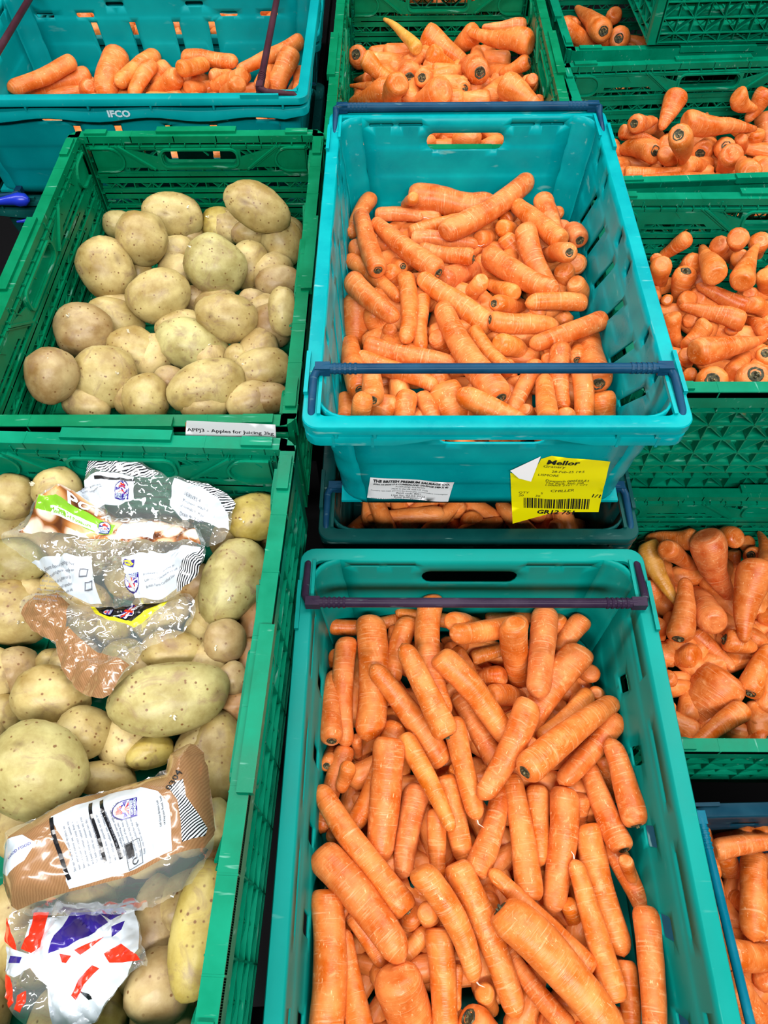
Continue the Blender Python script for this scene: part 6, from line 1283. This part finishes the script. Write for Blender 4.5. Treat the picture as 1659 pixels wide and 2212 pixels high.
def bag(name, label, outline, regions, default, lift=.004, dome=.012, crump=.0035, scale=26, seed=1, z0=None, flat=0.0, lean=None):
    out = densify(chaikin(outline, 1), .004)
    jr = random.Random(seed); out = [(x + jr.uniform(-.0007, .0007), y + jr.uniform(-.0007, .0007)) for x, y in out]
    vs = [Vector(p) for p in out]; es = [(i, (i + 1) % len(out)) for i in range(len(out))]
    regs = []
    for m, P in regions:
        Q = densify(P, .004); n = len(vs); vs += [Vector(p) for p in Q]; es += [(n + i, n + (i + 1) % len(Q)) for i in range(len(Q))]; regs.append((m, Q))
    xs = [p[0] for p in out]; ys = [p[1] for p in out]; st = .0023; y = min(ys); r = 0
    while y < max(ys):
        x = min(xs) + (st / 2 if r % 2 else 0)
        while x < max(xs):
            px, py = x + jr.uniform(-.0007, .0007), y + jr.uniform(-.0007, .0007)
            if inpoly(px, py, out): vs.append(Vector((px, py)))
            x += st
        y += st * .87; r += 1
    R = delaunay_2d_cdt(vs, es, [], 0, 1e-5); V = R[0]; F = []; mats = [default] + list(dict.fromkeys(m for m, _ in regs)); mi = []
    for f in R[2]:
        cx = sum(V[i].x for i in f) / 3; cy = sum(V[i].y for i in f) / 3
        if not inpoly(cx, cy, out): continue
        k = 0
        for m, Q in regs:
            if inpoly(cx, cy, Q): k = mats.index(m)
        F.append(tuple(f)); mi.append(k)
    co = []
    for p in V:
        e = edist(p.x, p.y, outline) ; g = min(1, e / .03); g = g * (2 - g)
        h = hsamp(p.x, p.y) if z0 is None else z0 + (hsamp(p.x, p.y) - z0) * (1 - flat)
        if lean and p.y > lean[0]: h = max(h, lean[1] + lean[2] * (p.y - lean[0]))
        z = h + lift + dome * g + crump * (crease(p.x, p.y, scale, seed) - .3) * (1 + .8 * g) + crump * .5 * (crease(p.x, p.y, scale * 2.4, seed + 9) - .3) + crump * .10 * (crease(p.x, p.y, scale * 5.5, seed + 19) - .3) + .3 * crump * noise.noise((p.x * 60, p.y * 60, seed))
        co.append((p.x, p.y, z))
    me = bpy.data.meshes.new(name); me.from_pydata(co, [], F)
    for m in mats: me.materials.append(m)
    me.polygons.foreach_set('material_index', mi); me.polygons.foreach_set('use_smooth', [True] * len(F)); me.set_sharp_from_angle(angle=math.radians(28)); me.update()
    o = put(name, me); tag(o, label, 'bag')
    o['_z'] = sum(c[2] for c in co) / len(co); del o['_z']
    print('BAGZ', label[:20], round(sum(c[2] for c in co) / len(co), 4))
    return o, BVHTree.FromPolygons([Vector(c) for c in co], F)
def conform(name, pts, faces, m, bagobj, bvh, O, D, off=.0007, label=None):
    """pts in local 2-D print units, O origin (x,y), D = baseline vector; laid on the film"""
    ex = Vector((D[0], D[1])); ey = Vector((-D[1], D[0])); co = []
    for x, y in pts:
        q = Vector(O) + ex * x + ey * y; h = bvh.ray_cast(Vector((q.x, q.y, 1.3)), Vector((0, 0, -1)))
        z = h[0].z if h[0] else (co[-1][2] - off if co else .93); co.append((q.x, q.y, z + off))
    me = bpy.data.meshes.new(name); me.from_pydata(co, [], faces); me.materials.append(m); me.update(); return put(name, me, bagobj, label)
def ptxt(txt, m, bo, bvh, O, D, size=1.0, align='LEFT', bold=0.0, name='lettering', off=.0009):
    me = text_mesh(txt, size, align, bold); p = [(v.co.x, v.co.y) for v in me.vertices]; f = [tuple(q.vertices) for q in me.polygons]; bpy.data.meshes.remove(me)
    return conform(name, p, f, m, bo, bvh, O, D, off)
def pshape(poly, m, bo, bvh, O, D, name='print', off=.0006, grid=None, holes=()):
    L = math.hypot(*D); st = .004 / L; P = densify(poly, st); xs = [p[0] for p in P]; ys = [p[1] for p in P]; pts = []
    y = min(ys) + st / 2
    while y < max(ys):
        x = min(xs) + st / 2
        while x < max(xs):
            if inpoly(x, y, P) and not any(inpoly(x, y, h) for h in holes): pts.append((x, y))
            x += st
        y += st
    V, F = cdt(P, [densify(h, st) for h in holes], pts); return conform(name, [(p.x, p.y) for p in V], F, m, bo, bvh, O, D, off)
def tractor_logo(bo, bvh, O, D):
    """certification mark: blue shield with white field, small red tractor and flag, words around; unit wide, 1.3 high"""
    sh = [(-.5, 0), (.5, 0), (.5, .75), (.42, 1.0), (.22, 1.22), (0, 1.3), (-.22, 1.22), (-.42, 1.0), (-.5, .75)]
    pshape(sh, M_BLU, bo, bvh, O, D, 'shield', .0007)
    inn = [(x * .9, .36 + (y - .36) * .92) for x, y in sh if y > .3]; inn = [(-.45, .36), (.45, .36)] + [q for q in inn if q[1] > .4]
    pshape(inn, M_BAGW, bo, bvh, O, D, 'shield_field', .0010)
    for P in ([(-.42, .40), (-.12, .40), (-.05, .55)], [(.42, .40), (.12, .40), (.05, .55)], [(-.42, .48), (-.42, .72), (-.12, .62)], [(.42, .48), (.42, .72), (.12, .62)]): pshape(P, M_BLU, bo, bvh, O, D, 'flag', .0013)
    for P in ([(-.05, .38), (.05, .38), (.05, .62), (-.05, .62)], [(-.3, .40), (-.2, .40), (.02, .60), (-.04, .62)], [(.3, .40), (.2, .40), (-.02, .60), (.04, .62)]): pshape(P, M_RED, bo, bvh, O, D, 'flag_cross', .0014)
    pshape([(-.22, .62), (0, .82), (.25, .66), (.25, .76), (0, .94), (-.22, .74)], M_BLU, bo, bvh, O, D, 'tick', .0015)
    pshape([(-.20, .80), (.02, .80), (.02, .90), (.18, .90), (.18, 1.0), (.0, 1.0), (-.02, 1.08), (-.18, 1.08)], M_RED, bo, bvh, O, D, 'tractor', .0016)
    for cx, r in ((-.14, .09), (.15, .06)): pshape([(cx + r * math.cos(a), .82 + r * math.sin(a)) for a in [i * .7 for i in range(9)]], M_RED, bo, bvh, O, D, 'tractor_wheel', .0017)
    ex = Vector((D[0], D[1])); ey = Vector((-D[1], D[0]))
    for t, y, s in (('CERTIFIED', .20, .17), ('STANDARDS', .05, .155)): ptxt(t, M_INKW, bo, bvh, Vector(O) + ey * y, D, s, 'CENTER', .004, 'logo_lettering', .0016)
    t = 'RED TRACTOR'
    for i, ch in enumerate(t):
        a = math.radians(165 - 150 * i / (len(t) - 1)); q = Vector(O) + ex * (.40 * math.cos(a)) + ey * (.80 + .42 * math.sin(a) * .95)
        ca, sa = math.cos(a - PI / 2), math.sin(a - PI / 2); dd = ex * ca + ey * sa
        if ch != ' ': ptxt(ch, M_INK, bo, bvh, q, (dd.x, dd.y), .12, 'CENTER', .004, 'logo_lettering', .0018)
def paragraph(lines, m, bo, bvh, O, D, size, gap, align='LEFT', bold=0.0):
    ey = Vector((-D[1], D[0])); P = []; F = []
    for i, l in enumerate(lines):
        me = text_mesh(l[:int(1.9 / size)], size, align, bold); n = len(P); P += [(v.co.x, v.co.y - i * gap) for v in me.vertices]; F += [tuple(n + k for k in q.vertices) for q in me.polygons]; bpy.data.meshes.remove(me)
    return conform('small_print', P, F, m, bo, bvh, O, D, .0009)
B = BAGDATA
bo, bh = bag('plastic_bag', 'crumpled black striped potato bag at the back of the lower potato crate', B['A1'], [(M_BAGW, B['A1w']), (M_STRIPE1, B['A1s']), (M_BAGW, B['A1w2']), (M_STRIPE1, B['A1s2'])], M_CLEARG, lift=.003, dome=.010, crump=.008, scale=34, seed=3, lean=(.415, .882, .60))
tractor_logo(bo, bh, *B['A1logo']); pshape([(0, 0), (1, 0), (1, .05), (0, .05)], M_INK, bo, bh, *B['A1bar'], 'rule')
paragraph(['Store in a cool dark place.', 'Do not refrigerate. Wash before use.'], M_INKG, bo, bh, *B['A1t1'], .09, .13)
paragraph(['SERVES 4', 'Prepare: wash and peel', 'if needed. Boil 15-20 min.', 'Drain well before serving.'], M_INKG, bo, bh, *B['A1t2'], .12, .17)
bo, bh = bag('plastic_bag', 'large crinkled clear bag printed with potatoes and POTATOES, white panels below', B['A2'], [(M_PPRINT, B['A2p']), (M_BAGW, B['A2w1']), (M_BAGW, B['A2w2']), (M_STRIPE2, B['A2s']), (M_BAGW, B['A2w3']), (M_GRNP, B['A2g'])], M_CLEARG, lift=.024, dome=.026, crump=.0075, scale=36, seed=7)
ptxt('POTATOES', M_WHITE, bo, bh, *B['A2title'], 1.0, 'LEFT', .03, off=.0025); tractor_logo(bo, bh, *B['A2logo']); tractor_logo(bo, bh, *B['A2logo2'])
pshape([(0, 0), (1, 0), (1, 1), (0, 1)], M_BLU, bo, bh, *B['A2lid'], 'shop_mark', .0008); pshape([(.5 + .44 * math.cos(a * .4), .5 + .44 * math.sin(a * .4)) for a in range(16)], M_YELP, bo, bh, *B['A2lid'], 'shop_mark_disc', .0011); ptxt('LiDL', M_BLU, bo, bh, *B['A2lidt'], .34, 'CENTER', .02, 'shop_mark_lettering', .0014)
pshape([(0, 0), (1, 0), (1, .16), (0, .16)], M_WHITE, bo, bh, *B['A2gw'], 'panel'); ptxt('Source of Potassium', M_GRNP, bo, bh, *B['A2gt'], .11, 'LEFT', .004)
paragraph(['Ensure food is piping hot throughout before serving.', 'Times are a guide only and will vary by cooker.', 'Boil: place in a pan of boiling water, cover', 'and simmer until tender. Drain well.', 'Microwave: pierce the skins, cook on full', 'power, turning once. Stand for 2 minutes.', 'Bake: 60-75 min'], M_INKG, bo, bh, *B['A2t1'], .075, .105)
paragraph(['Produced for: Lidl Great Britain Ltd.', 'London and packed in the UK from', 'British Farm Certified Standards'], M_INKG, bo, bh, *B['A2t2'], .07, .12)
for k in ('A2i1', 'A2i2'): pshape([(0, 0), (1, 0), (1, .8), (0, .8)], M_INKG, bo, bh, *B[k], 'cooking_symbol', .0009, holes=[[(.1, .12), (.9, .12), (.9, .68), (.1, .68)]])
bo, bh = bag('plastic_bag', 'clear and brown film bag with a black and yellow Deluxe label', B['B'], [(M_KRAFT2, B['Bk1']), (M_KRAFT2, B['Bk2']), (M_YELP, B['By']), (M_BLKP, B['Bb'])], M_CLEARG, lift=.008, dome=.016, crump=.0075, scale=34, seed=13)
ptxt('Deluxe', M_WHITE, bo, bh, *B['Bt1'], 1.0, 'LEFT', .02); paragraph(['BRITISH', 'ALEXANDRA', 'POTATOES'], M_INKW, bo, bh, *B['Bt2'], 1.0, 1.25)
pshape([(0, 0), (1, 0), (1, .55), (0, .55)], M_BLU, bo, bh, *B['Bf'], 'flag'); 
for P in ([(0, .22), (1, .22), (1, .33), (0, .33)], [(.44, 0), (.56, 0), (.56, .55), (.44, .55)]): pshape([(x, y) for x, y in P], M_RED, bo, bh, *B['Bf'], 'flag_cross', .0012)
for P in ([(0, 0), (.1, 0), (1, .48), (1, .55), (.9, .55), (0, .07)], [(1, 0), (.9, 0), (0, .48), (0, .55), (.1, .55), (1, .07)]): pshape(P, M_WHITE, bo, bh, *B['Bf'], 'flag_saltire', .0009)
tractor_logo(bo, bh, *B['Blogo'])
bo, bh = bag('plastic_bag', 'red, white and blue flag print bag, crumpled in the bottom left corner', B['D'], [(M_BAGW, B['Dw']), (M_RED, B['Dr1']), (M_RED, B['Dr2']), (M_RED, B['Dr3']), (M_BLU, B['Db1']), (M_RED, B['Dr4']), (M_BLU, B['Db2']), (M_RED, B['Dr5']), (M_BLKP, B['Dk']), (M_RED, B['Dr6']), (M_RED, B['Dr7']), (M_BLU, B['Db3']), (M_BLU, B['Db4']), (M_RED, B['Dr8'])], M_CLEARG, lift=.006, dome=.020, crump=.009, scale=34, seed=21)
bo, bh = bag('plastic_bag', 'brown kraft print bag with white text panel and barcode, lower left', B['Cc'], [(M_KRAFT, B['Ck']), (M_BAGW, B['Cw']), (M_STRIPE2, B['Cs']), (M_BAGW, B['Cn'])], M_CLEARG, lift=.012, dome=.034, crump=.0045, scale=17, seed=17, z0=.905, flat=.5)
tractor_logo(bo, bh, *B['Clogo'])
for k in ('Cr1', 'Cr2', 'Cr3'): pshape([(0, 0), (1, 0), (1, .055), (0, .055)], M_BLKP, bo, bh, *B[k], 'rule')
W1 = 'Storage: keep in a cool dry place away from strong odours and light'; W2 = 'wash and peel before use, remove any green or damaged areas first'
paragraph([W1, W2, W1[9:], 'produce may contain natural soil, rinse well', W2[5:], 'for best quality eat within two days of opening', W1[5:]], M_INKG, bo, bh, *B['Ct1'], .052, .068, bold=.0008)
paragraph(['Preparation: time depends on size and on your taste', W2, W1, 'drain carefully and serve with butter or herbs'], M_INKG, bo, bh, *B['Ct2'], .052, .072, bold=.0008)
paragraph(['Country of origin and packing information', 'Use within one week of the date shown below', 'once opened keep the bag folded and cool', 'Produced and packed for the shop', 'Keep away from direct light'], M_INKG, bo, bh, *B['Ct3'], .055, .080, bold=.0008)
paragraph(['Lidl Great Britain Ltd, Lidl House,', '14 Kingston Road, Surbiton, KT5 9NU'], M_INK, bo, bh, *B['Ct4'], .085, .12, bold=.001)
pshape([(0, 0), (1, 0), (1, .62), (0, .62)], M_INK, bo, bh, *B['Crec'], 'recycling_frame', .0007, holes=[[(.02, .02), (.98, .02), (.98, .60), (.02, .60)]]); pshape([(.42, .30), (.96, .30), (.96, .58), (.42, .58)], M_INK, bo, bh, *B['Crec'], 'recycling_box', .0009)
ptxt('RECYCLE', M_INKW, bo, bh, *B['Crt'], .10, 'LEFT', .002)
arc = [(.22 + .13 * math.cos(math.radians(a)), .30 + .13 * math.sin(math.radians(a))) for a in range(-30, 271, 20)]; arc2 = [(.22 + .09 * math.cos(math.radians(a)), .30 + .09 * math.sin(math.radians(a))) for a in range(270, -31, -20)]
pshape(arc + arc2, M_INK, bo, bh, *B['Crec'], 'recycling_arrow', .0009); ptxt('GOOD FOOD', M_BLU, bo, bh, *B['Cgf'], 1.0, 'LEFT', .01); ptxt('0304', M_INK, bo, bh, *B['Cnum'], 1.0, 'LEFT', .005)

# ---------------- paper labels on the crates ----------------
def flatlabel(name, label, poly, m, F, cat='label', thick=.0003):
    V, FF = cdt(densify(poly, .008), [], [(x, y) for x in [min(p[0] for p in poly) + i * .012 for i in range(20)] for y in [min(p[1] for p in poly) + j * .012 for j in range(16)] if inpoly(x, y, poly)])
    me = bpy.data.meshes.new(name); me.from_pydata([F(p.x, p.y, 0) for p in V], [], FF); me.materials.append(m); me.polygons.foreach_set('use_smooth', [True] * len(me.polygons)); o = put(name, me); tag(o, label, cat); return o
def lab_text(txt, u, v, size, parent, F, m=M_INK, align='LEFT', bold=0, sx=1.0, rot=0, fit=None):
    me = text_mesh(txt, size, align, bold); c, s = math.cos(rot), math.sin(rot)
    if fit: sx = fit / (max(q.co.x for q in me.vertices) - min(q.co.x for q in me.vertices))
    vs = [F(u + (q.co.x * sx * c - q.co.y * s), v + (q.co.x * sx * s + q.co.y * c), .0005) for q in me.vertices]; fs = [tuple(p.vertices) for p in me.polygons]; bpy.data.meshes.remove(me)
    m2 = bpy.data.meshes.new('lettering'); m2.from_pydata(vs, [], fs); m2.materials.append(m); return put('lettering', m2, parent)
def FM2(x, z, o):   # follows the stepped front wall of the labelled crate
    v = max(0, z - (1.0195 - HT)); y = .4846 + prof(v) - .0028 - .0016 - o + .0012 * math.sin(x * 90) * (1 if z < .9 else .5)
    if z < 1.0195 - HT: y = .4846 + prof(0) - .0045 - o
    return (x, min(y, .4846 + prof(max(0, v)) - .0040 - o), z)
def frame(q):  # q = (x0,z0,x1,z1) baseline start/end -> rotation
    return math.atan2(q[3] - q[1], q[2] - q[0])
P = B['white']; wl = flatlabel('paper_label', 'white printed sausage label on the front of the turquoise crate', P, M_WHITE, FM2)
tl, tr, br, bl = P; a = math.atan2(tr[1] - tl[1], tr[0] - tl[0]); Wd = math.hypot(tr[0] - tl[0], tr[1] - tl[1]); Hh = math.hypot(tl[0] - bl[0], tl[1] - bl[1])
def at(fu, fv): return (tl[0] + (tr[0] - tl[0]) * fu + (bl[0] - tl[0]) * fv, tl[1] + (tr[1] - tl[1]) * fu + (bl[1] - tl[1]) * fv)
FW = (.92, .90, .36, .44, .94, .30, .42, .34, .90)
for (t, fv, h, b_), fw in zip((('THE BRITISH PREMIUM SAUSAGE CO.', .17, .135, .0003), ('PTN-10-003517-2 CUMBERLAND SAUSAGE 248g X 40', .32, .105, .0002), ('ALLERGENS: SULPHITES', .43, .075, 0), ('Made in the UK with UK Pork', .53, .075, 0), ('Contains raw meat and must be thoroughly cooked before consumption', .62, .058, 0), ('Batch code: B051', .73, .095, 0), ('Use by: 02.03.2026', .84, .10, 0), ('Keep Refrigerated', .92, .09, 0), ('Units 2 & 3 Laurring Star Industrial Estate, Netherton, OL7 9EE', .985, .05, 0)), FW):
    u, v = at(.5, fv); lab_text(t, u, v, Hh * h * 1.15, wl, FM2, align='CENTER', rot=a, bold=b_, fit=Wd * fw)
P = B['yellow']; yl = flatlabel('paper_label', 'large yellow barcode label with a peeling corner on the turquoise crate', P, M_YEL, FM2)
tl, tr, br, bl = B['yq']; a = math.atan2(tr[1] - tl[1], tr[0] - tl[0]); Hh = math.hypot(tl[0] - bl[0], tl[1] - bl[1])
pl = B['peel']; V_ = [FM2(p[0], p[1], q) for p, q in zip(pl, (.002, .001, .009, .006))]; me = bpy.data.meshes.new('peeled_corner'); me.from_pydata(V_, [], [(0, 1, 2), (0, 2, 3)]); me.materials.append(M_WHITE); put('peeled_corner', me, yl, 'white underside of the peeled corner')
for t, fu, fv, h, b_ in (('Mellor', .36, .06, .10, .0004), ('Granary', .33, .12, .055, 0), ('28-Feb-25 14:5', .42, .19, .045, 0), ('LISMORE', .28, .25, .045, 0), ('Despatch 000560,E1', .36, .33, .045, 0), ('The Park, Fish GR', .36, .37, .045, 0), ('L00005 210103 CM', .36, .41, .045, 0), ('CHILLER', .42, .51, .055, 0), ('QTY        5', .08, .56, .045, 0), ('20        30', .08, .61, .045, 0), ('1/1', .86, .60, .075, .0002), ('GR12 751', .28, .885, .085, .0004)):
    u, v = at(fu, fv); lab_text(t, u, v, Hh * h, yl, FM2, rot=a, bold=b_)
bc = MB(); rg = random.Random(4); vs = []; fs = []
fu = .14
while fu < .86:
    w_ = rg.choice((.006, .006, .012, .018)); q = [at(fu, .63), at(fu + w_, .63), at(fu + w_, .795), at(fu, .795)]; n = len(vs); vs += [FM2(p[0], p[1], .0006) for p in q]; fs.append((n, n + 1, n + 2, n + 3)); fu += w_ + rg.choice((.007, .007, .014))
me = bpy.data.meshes.new('barcode'); me.from_pydata(vs, [], fs); me.materials.append(M_INK); put('barcode', me, yl)
def FL2(x, z, o): return (x, .5343 - .0015 - o, z)
P = B['app']; al = flatlabel('paper_label', 'white apples for juicing label on the front of the upper potato crate', P, M_WHITE, FL2)
tl, tr, br, bl = P; a = math.atan2(tr[1] - tl[1], tr[0] - tl[0]); Wd = math.hypot(tr[0] - tl[0], tr[1] - tl[1])
u, v = at(.02, .52); lab_text('APPJ3 - Apples for Juicing 3kg', u, v, Wd * .082, al, FL2, rot=a, bold=.0001); u, v = at(.40, .92); lab_text('(each)', u, v, Wd * .075, al, FL2, rot=a)
me = bpy.data.meshes.new('orange_strip'); me.from_pydata([FL2(p[0], p[1], -.0003) for p in B['ors']], [], [(0, 1, 2, 3)]); me.materials.append(M_ORS); put('orange_strip', me, al, 'orange strip under the label')
def FL1(x, z, o): return (x, 1.1765 - .0004 - o, z)
q = B['ifco']; tx = lab_text('IFCO', q[0], q[1], q[2], None, FL1, m=M_INKW, bold=.0006, sx=1.15)
for o_ in COL.objects:
    if o_.name.startswith('bail_arm_crate') and o_.get('label', '').startswith('wide turquoise'):
        tx.parent = o_; tx.matrix_parent_inverse = (Matrix.Translation(o_.location) @ o_.rotation_euler.to_matrix().to_4x4()).inverted(); tx['label'] = 'white crate lettering'
